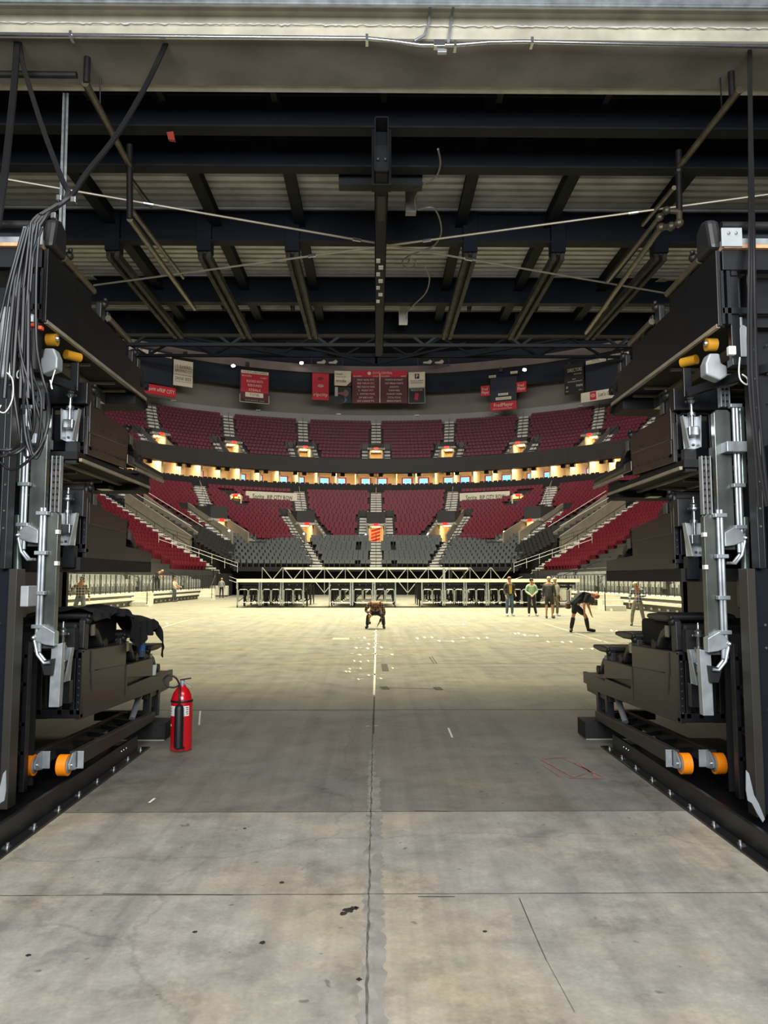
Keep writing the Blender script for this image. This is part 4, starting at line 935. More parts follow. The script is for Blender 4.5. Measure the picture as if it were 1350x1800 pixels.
for a_, b_, oz in ((.32, .22, 0), (.13, .21, .0), (.26, .1, .1)):
    P_ = [cc + r * (a_ * math.cos(k * math.pi / 10)) + UZ * (b_ * math.sin(k * math.pi / 10) + oz) for k in range(21)]; mb.tube(P_, .025, 5)
mb.build('emblem_rings', M['signw'], t)
t, q, r, W_, H_, n = board('game_scoreboard', 'dark game scoreboard between the two small red shop signs on the right', 'scoreboard', 862, 908, 663, 706, R1, 'signb')
sheet(t, q, n, .3, .68, .26, .35, 'signw', 'shot_strip'); sheet(t, q, n, .2, .8, .08, .19, 'signw', 'strip'); lines(t, q, r, n, W_, H_, [('SHOT CLOCK', .49, .28, .05, .3), ('PLAYER FOUL MATCH', .5, .11, .05, .5)], 'signk', lift=3)
sheet(t, q, n, -.05, .22, 1.02, 1.12, 'signw', 'home_strip'); sheet(t, q, n, .78, 1.05, 1.1, 1.2, 'signw', 'guest_strip'); lines(t, q, r, n, W_, H_, [('HOME', .08, 1.04, .06, .2), ('GUEST', .92, 1.12, .06, .2)], 'signk', lift=3)
for a, b, c_, d, nm in ((845, 861, 678, 696, 'left of'), (908, 925, 671, 689, 'right of')):
    t, q, r, W_, H_, n = board('shop_sign', 'small red square Fred Meyer sign %s the game scoreboard' % nm, 'sign', a, b, c_, d, R1, 'signr'); lines(t, q, r, n, W_, H_, [('Fred', .45, .52, .3, .6), ('Meyer', .5, .2, .3, .8)])
t, q, r, W_, H_, n = board('shop_banner', 'wide red FredMeyer sign below the game scoreboard', 'sign', 862, 908, 706, 721, R1, 'signr'); lines(t, q, r, n, W_, H_, [('FredMeyer', .5, .45, .42, .72), ('WHATS ON YOUR LIST TODAY', .46, .14, .13, .74)])
# hanging cables of boards
# floodlights and fixtures under the ring beam
for px, py, nm in ((410, 643, 'left'), (530, 638, 'left of the ripcity banner'), (922, 650, 'right')):
    c = ring(px, py, 48.5); t = thing('floodlight', 'small bright floodlight under the ring beam, %s' % nm, 'floodlight', c)
    MB().box(c.x - .3, c.x + .3, c.y + .05, c.y + .4, c.z - .1, c.z + .3).build('housing', M['rail'], t)
    MB().ball(c, .28, sc=(1, .5, .8)).build('lens', M['lampw'], t)
for px, nm in ((575, 'left'), (762, 'right')):
    c = ring(px, 636, 47); t = thing('catwalk_rig', 'dark catwalk rig with two pale rounded fixtures above the boards, the %s one' % nm, 'lighting rig', c)
    for dx in (-.9, .9): MB().prism([(c.x + dx - .7, c.z - .25), (c.x + dx + .5, c.z - .3), (c.x + dx + .75, c.z + .1), (c.x + dx + .4, c.z + .4), (c.x + dx, c.z + .1), (c.x + dx - .7, c.z + .05)], c.y, c.y + .4, 'y').build('pale_fixture', M['signg'], t, bevel=.1)
    mb = MB(); mb.bar((c.x - 2.4, c.y, c.z - .6), (c.x + 2.4, c.y, c.z - .6), .12); mb.bar((c.x - 2.4, c.y, c.z + .9), (c.x + 2.4, c.y, c.z + .9), .12)
    for dx in (-2.4, 0, 2.4): mb.bar((c.x + dx, c.y, c.z - .6), (c.x + dx, c.y, c.z + .9), .1)
    mb.build('frame', M['rail'], t)
for px, py in ((326, 622), (435, 640), (880, 650), (1000, 640)):
    c = ring(px, py, 50); tag(MB().box(c.x - .25, c.x + .25, c.y - .2, c.y + .2, c.z - .35, c.z + .3).build('camera_box', M['rail']), 'small dark box hung on the ring beam', 'box', 'small boxes on the ring beam')
for px, py in ((305, 704), (454, 721), (595, 728), (733, 730), (873, 728), (1021, 714)):
    c = ring(px, py, 52.4); tag(MB().box(c.x - .35, c.x + .35, c.y - .1, c.y + .1, c.z - .08, c.z + .08).build('wall_lamp', M['white']), 'small white fitting on the grey upper wall', 'wall lamp', 'white fittings on the grey wall')
# ------------------------------------------------------------ floor marks
def fm(mbx, m, nm='floor_marking'): return struct(mbx.build(nm, m, normals=False))
mb = MB()
def fq(p0, p1, w_, z=.004):
    a = az(*p0); b = az(*p1); d = (b - a); s_ = Vector((-d.y, d.x, 0)).normalized() * w_ / 2; u = Vector((0, 0, z)); mb.add([a - s_ + u, a + s_ + u, b + s_ + u, b - s_ + u], [(0, 1, 2, 3)])
fq((657.5, 1222), (661, 1107), .03)
rnd = random.Random(5)
for (x0, x1, y, n_) in ((617, 645, 1121, 3), (620, 640, 1126, 2), (645, 672, 1131, 3), (620, 674, 1139, 5), (614, 676, 1150, 5), (617, 674, 1162, 5), (610, 637, 1175, 4), (601, 630, 1180, 3), (630, 678, 1186, 4), (617, 640, 1193, 3), (660, 675, 1193, 1), (683, 700, 1140, 2), (683, 695, 1150, 1), (687, 703, 1175, 2), (727, 780, 1121, 4), (765, 805, 1127, 3), (806, 862, 1121, 4), (808, 830, 1127, 1), (640, 668, 1277, 2), (895, 915, 1113, 3), (915, 950, 1117, 3), (955, 1010, 1128, 4), (770, 820, 1098, 3), (1010, 1050, 1140, 2), (1070, 1090, 1109, 2), (190, 232, 1090, 4), (255, 302, 1095, 3), (655, 665, 1110, 1), (655, 664, 1117, 1), (652, 664, 1123, 1)):
    sp = (x1 - x0) / n_
    for k in range(n_):
        a = x0 + sp * k + rnd.uniform(0, sp * .25); b = a + sp * rnd.uniform(.45, .85); yy = y + rnd.uniform(-1, 1)
        fq((a, yy), (b, yy + rnd.uniform(-.7, .7)), .035 if y < 1160 else .022)
        if rnd.random() < .6: fq(((a + b) / 2, yy - 1), ((a + b) / 2 + 2, yy + 1.6), .05 if y < 1160 else .03)
for p in (((957, 1096), (1068, 1130)), ((262, 1110), (340, 1087)), ((1000, 1116), (1100, 1135)), ((350, 1275), (352, 1250)), ((788, 1280), (795, 1297)), ((262, 1412), (272, 1404))): fq(*p, .02)
o = fm(mb, M['tape']); o['label'] = 'white chalk and tape marks on the arena floor'
mb = MB(); fq((672, 1209), (770, 1211.5), .02); fq((673, 1207), (679, 1212), .12); fq((767, 1208), (773, 1213), .12); fq((675, 1167), (678, 1180), .12); fq((658, 1225), (656, 1290), .02); fq((755, 1155), (763, 1167), .02); fq((759, 1154), (768, 1167), .02)
fq((913, 1580), (935, 1632), .004); fq((935, 1632), (960, 1688), .003); fq((960, 1688), (1010, 1780), .0018); fq((730, 1426), (788, 1427), .008); fq((180, 1572), (410, 1574), .006); fq((735, 1577), (800, 1577), .006)
o = fm(mb, M['dmark'])
mb = MB()
for px, py, r_ in ((612, 1601, .028), (603, 1606, .02), (622, 1597, .022), (627, 1596, .012), (461, 1658, .016), (496, 1552, .014), (631, 1722, .012), (342, 1639, .012), (50, 1680, .012), (430, 1457, .012), (852, 1638, .01)):
    c = az(px, py); n_ = 14; vs = [(c.x + r_ * rnd.uniform(.6, 1.3) * math.cos(a * 2 * math.pi / n_), c.y + r_ * rnd.uniform(.6, 1.3) * math.sin(a * 2 * math.pi / n_), .003) for a in range(n_)]; mb.add(vs, [tuple(range(n_))])
fm(mb, mat('dark_floor_stain', (38, 35, 33), .6))
mb = MB()
for p in (((950, 1335), (1010, 1368)), ((985, 1331), (1062, 1367)), ((955, 1345), (985, 1366)), ((950, 1335), (1000, 1331)), ((1000, 1368), (1064, 1369)), ((1010, 1340), (1045, 1362)), ((1003, 1368), (1030, 1360)), ((1020, 1343), (1050, 1368))): fq(p[0], p[1], .012)
mb2 = mb; o = fm(mb2, M['tred']); o['label'] = 'worn pink and white tape rectangle on the floor at right'
c = az(601, 1123); mb = MB(); mb.box(c.x - .25, c.x + .2, c.y - .3, c.y + .3, 0, .006); fm(mb, mat('pale_floor_patch', (206, 188, 150), .8))
# ------------------------------------------------------------ people
def person(name, label, loc, rot, J, shirt, pants, shoe, hair, skin=(196, 142, 116), long_sleeve=True, shorts=False, pattern=None, scale=1.0, cap=False, bulk=1.0, hold=None):
    t = thing(name, label, 'person', (0, 0, 0))
    ms = mat('skin_%d_%d' % skin[:2], skin, .6, noise=.05); 
    j = dict(pel=(0, 0, .96), chest=(0, 0, 1.25), neck=(0, 0, 1.45), head=(0, -.02, 1.64), shl=(.18, 0, 1.4), ell=(.25, .02, 1.13), wrl=(.27, -.08, .88), shr=(-.18, 0, 1.4), elr=(-.25, .02, 1.13), wrr=(-.27, -.08, .88),
             hpl=(.1, 0, .9), knl=(.12, -.02, .5), anl=(.13, .02, .09), hpr=(-.1, 0, .9), knr=(-.12, -.02, .5), anr=(-.13, .02, .09), tol=(.16, -.17, .03), tor=(-.16, -.17, .03))
    j.update(J); j = {k: Vector(v) for k, v in j.items()}
    def skin_mesh(nm, chain, edges, m, parent, sub=1):
        names = list(chain); idx = {k: i for i, k in enumerate(names)}
        me = D.meshes.new(nm); me.from_pydata([tuple(chain[k][0]) for k in names], [(idx[a], idx[b]) for a, b in edges], [])
        o = D.objects.new(nm, me); COL.objects.link(o); o.parent = parent; ORG[o.name] = Vector()
        o.modifiers.new('skin', 'SKIN')
        if not me.skin_vertices: me.skin_vertices
        for k in names:
            sv = me.skin_vertices[0].data[idx[k]]; rr = chain[k][1]; sv.radius = rr if isinstance(rr, tuple) else (rr, rr)
        me.skin_vertices[0].data[0].use_root = True
        s2 = o.modifiers.new('sub', 'SUBSURF'); s2.levels = sub; s2.render_levels = sub; me.materials.append(m); return o
    B = {'pel': (j['pel'], (.15 * bulk, .1 * bulk)), 'chest': (j['chest'], (.16 * bulk, .11 * bulk)), 'nb': (j['neck'], .07), 'hb': (j['neck'].lerp(j['head'], .45), .055), 'hc': (j['head'], (.075, .09)), 'ht': (j['head'] + (j['head'] - j['neck']).normalized() * .09, (.06, .075))}
    E_ = [('pel', 'chest'), ('chest', 'nb'), ('nb', 'hb'), ('hb', 'hc'), ('hc', 'ht')]
    for s_ in 'lr':
        B.update({'sh' + s_: (j['sh' + s_], .062), 'el' + s_: (j['el' + s_], .042), 'wr' + s_: (j['wr' + s_], .028), 'hp' + s_: (j['hp' + s_], .085), 'kn' + s_: (j['kn' + s_], .058), 'an' + s_: (j['an' + s_], .04), 'to' + s_: (j['to' + s_], .035)})
        E_ += [('nb', 'sh' + s_), ('sh' + s_, 'el' + s_), ('el' + s_, 'wr' + s_), ('pel', 'hp' + s_), ('hp' + s_, 'kn' + s_), ('kn' + s_, 'an' + s_), ('an' + s_, 'to' + s_)]
        d = (j['wr' + s_] - j['el' + s_]).normalized(); sd = Vector((0, 1, 0)); sd = (sd - d * sd.dot(d)).normalized(); pm = j['wr' + s_] + d * .07
        B['pm' + s_] = (pm, (.032, .02)); E_.append(('wr' + s_, 'pm' + s_))
        for k, (off, ln) in enumerate(((-.028, .065), (-.009, .078), (.01, .072), (.028, .055))):
            a = pm + d * .03 + sd * off; bnd = d.cross(sd) * .012
            B['f%d%s' % (k, s_)] = (a, .009); B['g%d%s' % (k, s_)] = (a + d * ln * .5 + bnd * .4, .008); B['e%d%s' % (k, s_)] = (a + d * ln * .9 + bnd * 1.6, .007)
            E_ += [('pm' + s_, 'f%d%s' % (k, s_)), ('f%d%s' % (k, s_), 'g%d%s' % (k, s_)), ('g%d%s' % (k, s_), 'e%d%s' % (k, s_))]
        B['t0' + s_] = (j['wr' + s_] + d * .035 - sd * .035, .01); B['t1' + s_] = (j['wr' + s_] + d * .075 - sd * .05, .009); E_ += [('pm' + s_, 't0' + s_), ('t0' + s_, 't1' + s_)]
    body = skin_mesh('body', B, E_, ms, t)
    # face: nose, brow and ears joined in one small piece following the head
    up_ = (j['head'] - j['neck']).normalized(); fw = Vector((0, -1, 0)); fw = (fw - up_ * fw.dot(up_)).normalized()
    if fw.length < .5: fw = Vector((0, -1, 0))
    rt = fw.cross(up_); hc = j['head']
    mb = MB(); mb.hexa([hc + fw * .085 + rt * a + up_ * b for a, b in ((-.014, -.02), (.014, -.02), (.008, .03), (-.008, .03))] + [hc + fw * (.112 if b < 0 else .092) + rt * a * .6 + up_ * b for a, b in ((-.014, -.02), (.014, -.02), (.008, .03), (-.008, .03))])
    for s_ in (-1, 1): mb.ball(hc + rt * .082 * s_ + up_ * .0, .022, sc=(.5, 1, 1.3))
    mb.build('nose_and_ears', ms, t)
    mb = MB(); [mb.ball(hc + fw * .088 + rt * .03 * s_ + up_ * .02, .009, 6, 4) for s_ in (-1, 1)]; mb.bar(hc + fw * .09 - rt * .022 - up_ * .045, hc + fw * .09 + rt * .022 - up_ * .045, .008); mb.build('eyes_and_mouth', mat('dark_features', (60, 34, 30)), t)
    mb = MB(); c0 = hc + up_ * .045 - fw * .018
    mb.ball(c0, .098, 12, 8, (.95, 1.05, .85))
    if cap: mb.hexa([hc + fw * a + rt * b + up_ * c_ for a, b, c_ in ((.05, -.07, .06), (.05, .07, .06), (.16, .06, .05), (.16, -.06, .05), (.05, -.07, .075), (.05, .07, .075), (.16, .06, .06), (.16, -.06, .06))])
    mb.build('cap' if cap else 'hair', mat('hair_%d_%d' % hair[:2], hair, .8), t, True)
    msh = pattern or mat('shirt_%d_%d_%d' % shirt, shirt, .85, noise=.15, scale=10)
    tz = (j['pel'] - j['chest']).normalized()
    C = {'low': (j['pel'] + tz * .10, (.17 * bulk, .13 * bulk)), 'pel': (j['pel'] - tz * .02, (.185 * bulk, .135 * bulk)), 'chest': (j['chest'], (.185 * bulk, .135 * bulk)), 'nb': (j['neck'] - up_ * .03, .09)}
    E2_ = [('low', 'pel'), ('pel', 'chest'), ('chest', 'nb')]
    for s_ in 'lr':
        C['sh' + s_] = (j['sh' + s_], .082 * bulk); E2_.append(('nb', 'sh' + s_)); e = j['el' + s_]; wv = j['wr' + s_]
        if long_sleeve: C['el' + s_] = (e, .058); C['wr' + s_] = (wv.lerp(e, .08), .042); E2_ += [('sh' + s_, 'el' + s_), ('el' + s_, 'wr' + s_)]
        else: C['el' + s_] = (j['sh' + s_].lerp(e, .85), .068); E2_ += [('sh' + s_, 'el' + s_)]
    skin_mesh('shirt', C, E2_, msh, t)
    mp_ = mat('trousers_%d_%d_%d' % pants, pants, .85, noise=.25, scale=8)
    C = {'wst': (j['pel'] - tz * .12, (.15 * bulk, .11 * bulk)), 'pel': (j['pel'], (.17 * bulk, .125 * bulk))}; E2_ = [('wst', 'pel')]
    for s_ in 'lr':
        C['hp' + s_] = (j['hp' + s_], .105 * bulk); C['kn' + s_] = (j['kn' + s_].lerp(j['hp' + s_], .1 if shorts else 0), .085 if shorts else .078); E2_ += [('pel', 'hp' + s_), ('hp' + s_, 'kn' + s_)]
        if not shorts: C['an' + s_] = (j['an' + s_] + Vector((0, 0, .01)), .062); E2_.append(('kn' + s_, 'an' + s_))
    skin_mesh('shorts' if shorts else 'trousers', C, E2_, mp_, t)
    mh = mat('shoes_%d_%d' % shoe[:2], shoe, .7)
    for s_ in 'lr':
        a, b = j['an' + s_], j['to' + s_]
        skin_mesh('shoe', {'a': (a + (a - b) * .2 + Vector((0, 0, -.045)), .05), 'b': (a + Vector((0, 0, -.02)), .058), 'c': (a.lerp(b, .6) + Vector((0, 0, -.005)), .052), 'd': (b + (b - a) * .1 + Vector((0, 0, .012)), .042)}, [('a', 'b'), ('b', 'c'), ('c', 'd')], mh, t)
    for c_ in t.children: pass
    t.location = loc; t.rotation_euler = (0, 0, rot); t.scale = (scale,) * 3
    return t, j, ms
def plaid(name, a, b, c, sc=9):
    m = D.materials.new(name); m.use_nodes = True; nt = m.node_tree; N = nt.nodes; L = nt.links; tc = N.new('ShaderNodeTexCoord'); bs = N['Principled BSDF']; bs.inputs['Roughness'].default_value = .85
    outs = []
    for dr in ('X', 'Z'):
        wv = N.new('ShaderNodeTexWave'); wv.bands_direction = dr; wv.inputs['Scale'].default_value = sc / 3; L.new(tc.outputs['Object'], wv.inputs[0])
        r = N.new('ShaderNodeValToRGB'); r.color_ramp.interpolation = 'CONSTANT'; r.color_ramp.elements[0].color = (*lin(a), 1); r.color_ramp.elements[1].position = .5; r.color_ramp.elements[1].color = (*lin(b), 1); e = r.color_ramp.elements.new(.85); e.color = (*lin(c), 1); L.new(wv.outputs['Fac'], r.inputs[0]); outs.append(r.outputs[0])
    x = N.new('ShaderNodeMix'); x.data_type = 'RGBA'; x.inputs[0].default_value = .5; L.new(outs[0], x.inputs[6]); L.new(outs[1], x.inputs[7]); L.new(x.outputs[2], bs.inputs['Base Color']); return m
PL1 = plaid('brown_plaid', (60, 52, 50), (150, 138, 128), (205, 200, 190)); PL2 = plaid('blue_plaid', (44, 62, 92), (150, 164, 178), (225, 225, 220)); PL3 = plaid('dark_autumn_plaid', (34, 24, 22), (110, 66, 44), (160, 130, 90), 12)
def loc(px, py): return az(px, py)
# standing group at right
person('person', 'person in an open charcoal jacket over a yellow top, in blue jeans', loc(896, 1083), .25, dict(wrl=(.2, -.2, .98), wrr=(-.24, -.14, .9)), (58, 54, 52), (76, 104, 130), (200, 200, 200), (120, 80, 60))
tt = D.objects['person']; MB().hexa([(-.05, -.16, 1.0), (.05, -.16, 1.0), (.05, -.12, 1.0), (-.05, -.12, 1.0), (-.06, -.155, 1.38), (.06, -.155, 1.38), (.06, -.1, 1.38), (-.06, -.1, 1.38)]).build('yellow_top', mat('yellow_top', (190, 160, 60)), tt)
person('person', 'person in a pale green hooded top and black trousers with hands clasped in front', loc(935, 1083), -.1, dict(ell=(.27, -.02, 1.14), elr=(-.27, -.02, 1.14), wrl=(.06, -.22, .98), wrr=(-.06, -.22, .98), anl=(.2, 0, .09), tol=(.28, -.14, .03)), (150, 178, 150), (42, 40, 44), (190, 190, 185), (40, 40, 44), cap=False, scale=.96)
person('person', 'person in a dark padded jacket and dark shorts, standing with back to the camera', loc(966, 1087), math.pi - .5, dict(), (66, 66, 66), (62, 60, 58), (120, 120, 122), (200, 180, 160), shorts=True, bulk=1.15, scale=1.0)
person('person', 'person in a light top mostly hidden behind the padded jacket', loc(976, 1083), .4, dict(), (190, 186, 172), (120, 112, 96), (200, 200, 200), (190, 170, 140), scale=.97)
# bending man
t, j, ms = person('person', 'person in a navy T-shirt, dark shorts and long black socks, bent over', loc(1020, 1111), 0, dict(pel=(-.18, 0, .86), chest=(.06, 0, 1.08), neck=(.3, 0, 1.16), head=(.48, -.03, 1.1), shl=(.24, .17, 1.1), ell=(.3, .16, .82), wrl=(.36, .1, .58), shr=(.2, -.18, 1.1), elr=(.06, -.24, .82), wrr=(.08, -.24, .56), hpl=(-.12, .1, .8), knl=(.2, .08, .48), anl=(.26, .08, .09), tol=(.46, .02, .03), hpr=(-.16, -.1, .8), knr=(-.22, -.1, .5), anr=(-.3, -.1, .09), tor=(-.36, -.26, .03)),
       (28, 34, 46), (40, 40, 42), (30, 30, 32), (150, 90, 70), skin=(214, 140, 112), long_sleeve=False, shorts=True, bulk=1.15, scale=1.03)
for s_ in 'lr': MB().tube([j['an' + s_] + Vector((0, 0, .02)), j['an' + s_].lerp(j['kn' + s_], .45), j['an' + s_].lerp(j['kn' + s_], .85)], [.05, .066, .064], 12).build('long_sock', M['rubber'], t, True)
MB().box(-.42, -.3, -.12, .1, .7, .88).build('tool_pouch', mat('brown_pouch', (84, 60, 46)), t, bevel=.03)
person('person', 'person in a blue and white plaid shirt and grey trousers, striding at far right', loc(1122, 1100), -.35, dict(pel=(.02, 0, .95), neck=(0, -.08, 1.43), head=(-.06, -.14, 1.58), wrl=(.02, -.26, 1.14), ell=(.3, -.04, 1.16), elr=(-.28, 0, 1.16), wrr=(-.3, -.16, .9), anl=(.24, -.02, .09), tol=(.3, -.2, .03), anr=(-.24, 0, .09), tor=(-.26, -.2, .03), knl=(.16, -.05, .5), knr=(-.2, -.06, .5)), (100, 110, 130), (150, 146, 134), (90, 90, 96), (196, 180, 150), pattern=PL2, scale=.91)
person('person', 'person in a brown plaid shirt, jeans and a black cap, walking behind the left machine', loc(140, 1093), .15, dict(neck=(.02, -.06, 1.44), head=(.05, -.1, 1.6), elr=(-.36, 0, 1.2), wrr=(-.5, -.05, .98), ell=(.3, 0, 1.14), wrl=(.34, -.08, .88), knr=(-.2, 0, .5), anr=(-.2, .05, .09), anl=(.2, -.05, .09)), (120, 110, 100), (120, 132, 140), (60, 60, 60), (26, 28, 32), pattern=PL1, cap=True, scale=1.02)
person('person', 'person in a grey-green T-shirt and dark jeans, standing in profile by the left stand', loc(306, 1058), 1.3, dict(ell=(.26, -.1, 1.16), wrl=(.2, -.34, 1.1), elr=(-.26, -.1, 1.14), wrr=(-.2, -.32, 1.05)), (170, 168, 150), (74, 80, 92), (60, 60, 60), (110, 80, 60), long_sleeve=False)
person('person', 'person in a light blue-grey top and black trousers at the far left corner, back turned', Vector((at(397, 1046, 70).x, 68, 0)), math.pi, dict(), (130, 138, 142), (26, 26, 28), (40, 40, 40), (150, 140, 120))
pb = at(283, 1024, 56); person('person', 'person in dark grey leaning over by the silver left-stand seats', Vector((pb.x - .3, 56, .82)), .2, dict(pel=(-.1, 0, .95), chest=(.06, -.05, 1.2), neck=(.2, -.1, 1.34), head=(.34, -.12, 1.42), shl=(.22, .1, 1.3), ell=(.36, 0, 1.1), wrl=(.52, -.1, 1.05), shr=(.06, -.16, 1.3), elr=(.2, -.25, 1.1), wrr=(.4, -.25, 1.0)), (70, 70, 72), (40, 42, 48), (30, 30, 30), (180, 150, 120), long_sleeve=False)
# kneeling person in the centre
t, j, ms = person('person', 'person in dark brown plaid crouching over the white tape mid-floor', loc(660, 1105), 0, dict(pel=(0, .2, .62), chest=(0, .02, .82), neck=(0, -.2, .86), head=(0, -.36, .84), shl=(.2, -.14, .82), ell=(.3, -.16, .52), wrl=(.12, -.22, .2), shr=(-.2, -.14, .82), elr=(-.34, -.12, .62), wrr=(-.2, -.26, .5), hpl=(.14, .2, .52), knl=(.24, -.14, .42), anl=(.28, .0, .09), tol=(.3, -.18, .03), hpr=(-.14, .2, .52), knr=(-.24, -.14, .42), anr=(-.28, .02, .09), tor=(-.32, -.16, .03)),
       (90, 66, 52), (42, 46, 56), (50, 50, 54), (110, 78, 62), pattern=PL3, bulk=1.05)
c = loc(652, 1090); tg = thing('drill', 'yellow cordless drill held by the crouching person', 'drill', (c.x, 25.3, .3)); C0 = Vector((-.2 + at(660, 1105, 25.57).x, 25.1, .42))
MB().cyl(C0, C0 + Vector((.02, -.16, 0)), .035, 12).build('drill_body', M['yellow'], tg, True); MB().bar(C0, C0 - Vector((0, 0, .18)), .045).build('grip', M['yellow'], tg); MB().box(C0.x - .05, C0.x + .05, C0.y - .06, C0.y + .05, C0.z - .24, C0.z - .17).build('battery', M['rubber'], tg)
# ------------------------------------------------------------ folded seating machines on both sides of the opening
def machine(s, dy):
    dz = [0.0]
    nm = sideword[s]
    def T(name, label, cat, p, group=None): return thing(name, label, cat, (s * p[0], p[1] + dy, p[2] + dz[0]), group)
    def G(mb, name, m, parent=None, smooth=False, bevel=0.0, d=None):
        mb.shift(dy=dy if d is None else d, dz=dz[0]); mb.mirror(s)
        return mb.build(name, M[m] if isinstance(m, str) else m, parent, smooth, bevel)
    def seat_unit(t, y, z, pad=True, L_=.5, x=2.33):
        g = G(MB().prism([(y - .07, z - .2), (y + .03, z - .24), (y + .04, z + .02), (y, z + .05), (y - .06, z + .02)], x, x + .05), 'seat_arm', 'seatp', t, bevel=.008)
        P_ = [(0, .0), (.14, -.02), (.25, -.09), (.31, -.19), (.38, -.21), (.41, -.27), (.36, -.31), (.28, -.28), (.22, -.18), (.12, -.13), (.0, -.12)]
        ear = G(MB().prism([(y + a * 1.2, z + b * .80) for a, b in P_], x + .01, x + .13), 'folded_seat_ear', 'seatp', t, bevel=.02)
        G(MB().cyl((x + .0, y + .43, z - .20), (x + .16, y + .43, z - .20), .045, 14), 'ear_roller', 'rubber', ear, True)
        mb = MB().ball((x, y, z + .02), .035, 10, 6); mb.ball((x - .02, y - .03, z + .05), .02, 8, 5); mb.ball((x + .03, y + .03, z + .045), .022, 8, 5); G(mb, 'hinge_knuckle', 'dpipe', t, True)
        G(MB().box(x - .012, x - .002, y + .06, y + .13, z - .11, z - .02), 'latch_plate', 'plate', t)
        if pad:
            P_ = [(-.02, .0), (.08, -.02), (L_ * .6, -.025), (L_, -.01), (L_ + .04, .008), (L_, .03), (L_ * .5, .05), (.08, .05), (-.02, .04)]
            G(MB().prism([(y + a, z + .03 + b) for a, b in P_], x - .02, x + .5), 'seat_pad', 'seatp', t, bevel=.018)
    def jack(t, y, z, x=2.29):
        br = G(MB().prism([(x - .045, z), (x + .085, z), (x + .06, z - .25), (x - .03, z - .25)], y, y + .008, 'y'), 'jack_bracket', 'galv', t)
        for a, b in ((x - .05, x - .022), (x + .085, x + .06)):
            G(MB().hexa([(b - .004, y - .09, z - .25), (b + .004, y - .09, z - .25), (b + .004, y, z - .25), (b - .004, y, z - .25), (a - .004, y - .05, z), (a + .004, y - .05, z), (a + .004, y, z), (a - .004, y, z)]), 'cheek_plate', 'galv', br)
        mb = MB().lathe([(.014, -.12), (.014, 0), (.03, .0), (.03, .02), (.013, .025), (.013, .085), (.022, .09), (.044, .1), (.044, .112), (.02, .12), (.03, .135), (.012, .15), (.01, .19), (.003, .2)], (x + .02, y - .04, z), 14)
        G(mb, 'jack_screw', 'chrome', br, True)
        G(MB().box(x - .02, x + .055, y - .085, y - .02, z - .16, z - .09), 'jack_nut', 'chrome', br, bevel=.005)
        G(MB().box(x - .03, x + .06, y - .005, y + .06, z - .42, z - .25), 'jack_post', 'steel', t)
        for a in (-.01, .04): G(MB().ball((x + a, y - .008, z - .22), .01, 8, 5), 'bolt', 'steel', br)
    def frame(t, zl, zh, y=5.8, x1=3.3):
        for i, x in enumerate((2.315, 2.365, 2.46, 2.62, 2.80, 3.0)):
            G(MB().box(x - .018, x + .018, y, y + .05, zl, zh), 'frame_upright', 'steel', t, bevel=.003)
        G(MB().box(2.3, x1, y, y + .06, zl - .03, zl + .04), 'frame_bottom_bar', 'steel', t, bevel=.004)
        G(MB().box(2.3, x1, y, y + .05, zh - .05, zh + .02), 'frame_top_bar', 'steel', t, bevel=.004)
        G(MB().bar((2.64, y + .03, zl), (2.8, y + .03, zh), .02), 'frame_diagonal', 'steel', t)
        mb = MB(); k = zl + .04
        while k < zh: mb.ball((2.3 + .018, y - .002, k), .007, 6, 4); k += .055
        G(mb, 'row_of_bolts', 'chrome', t)
    # ---- tier one (bottom): stepped charcoal cabinet
    pl = 'panel'
    t = T('seating_tier', 'bottom tier of the %s seating machine, charcoal stepped side panels by the floor' % nm, 'folded seating tier', (2.3, 5.8, .47), 'tiers of the folded seating machines')
    G(MB().prism([(5.81, .56), (8.37, .468), (8.37, .51), (8.5, .51), (8.5, .63), (7.70, .63), (7.70, .66), (6.855, .66), (6.855, .70), (6.855, .90), (6.05, .905), (5.97, .905), (5.97, 1.09), (5.81, 1.09)], 2.3, 2.34), 'lower_side_panel', pl, t, bevel=.003)
    G(MB().prism([(6.0, .915), (6.03, .75), (6.06, .75), (6.07, .91), (6.84, .868), (6.84, 1.06), (6.0, 1.085)], 2.292, 2.34), 'upper_side_panel', pl, t, bevel=.004)
    G(MB().prism([(6.865, .865), (6.865, .58), (6.895, .58), (6.90, .745), (7.69, .66), (7.69, .845)], 2.292, 2.34), 'middle_side_panel', pl, t, bevel=.004)
    for a, b, z, n_ in ((6.0, 6.86, 1.07, 1), (6.86, 7.72, .85, 2), (7.7, 8.5, .62, 3)): G(MB().box(2.34, 4.6, a, b, z - .2, z), 'tread', 'panel', t, bevel=.004)
    for y, z in ((5.98, 1.30), (6.86, 1.09), (7.62, .9)): seat_unit(t, y, z)
    G(MB().box(2.33, 2.62, 5.72, 5.8, 1.1, 1.27), 'front_block', 'black', t, bevel=.004)
    G(MB().box(2.4, 4.6, 5.95, 6.9, 1.07, 1.30), 'seat_stack', 'black', t, bevel=.03)
    G(MB().box(2.6, 4.6, 5.9, 8.3, .55, .9), 'cabinet_core', 'black', t)
    frame(t, .6, 1.08); jack(t, 5.66, 1.13, 2.36)
    for y, z0, z1 in ((8.05, .2, .52), (7.75, .25, .52)): G(MB().bar((2.36, y, z0), (2.36, y + .03, z1), .07), 'support_leg', 'steel', t)
    G(MB().tube([(2.4, 7.4, .28), (2.4, 7.75, .58)], .03, 10), 'slanted_tube', 'galv', t, True)
    G(MB().bar((2.37, 7.95, .3), (2.37, 8.05, .6), .03), 'small_strut', 'steel', t)
    # ---- tier two
    dz[0] = .09 if s < 0 else 0.0
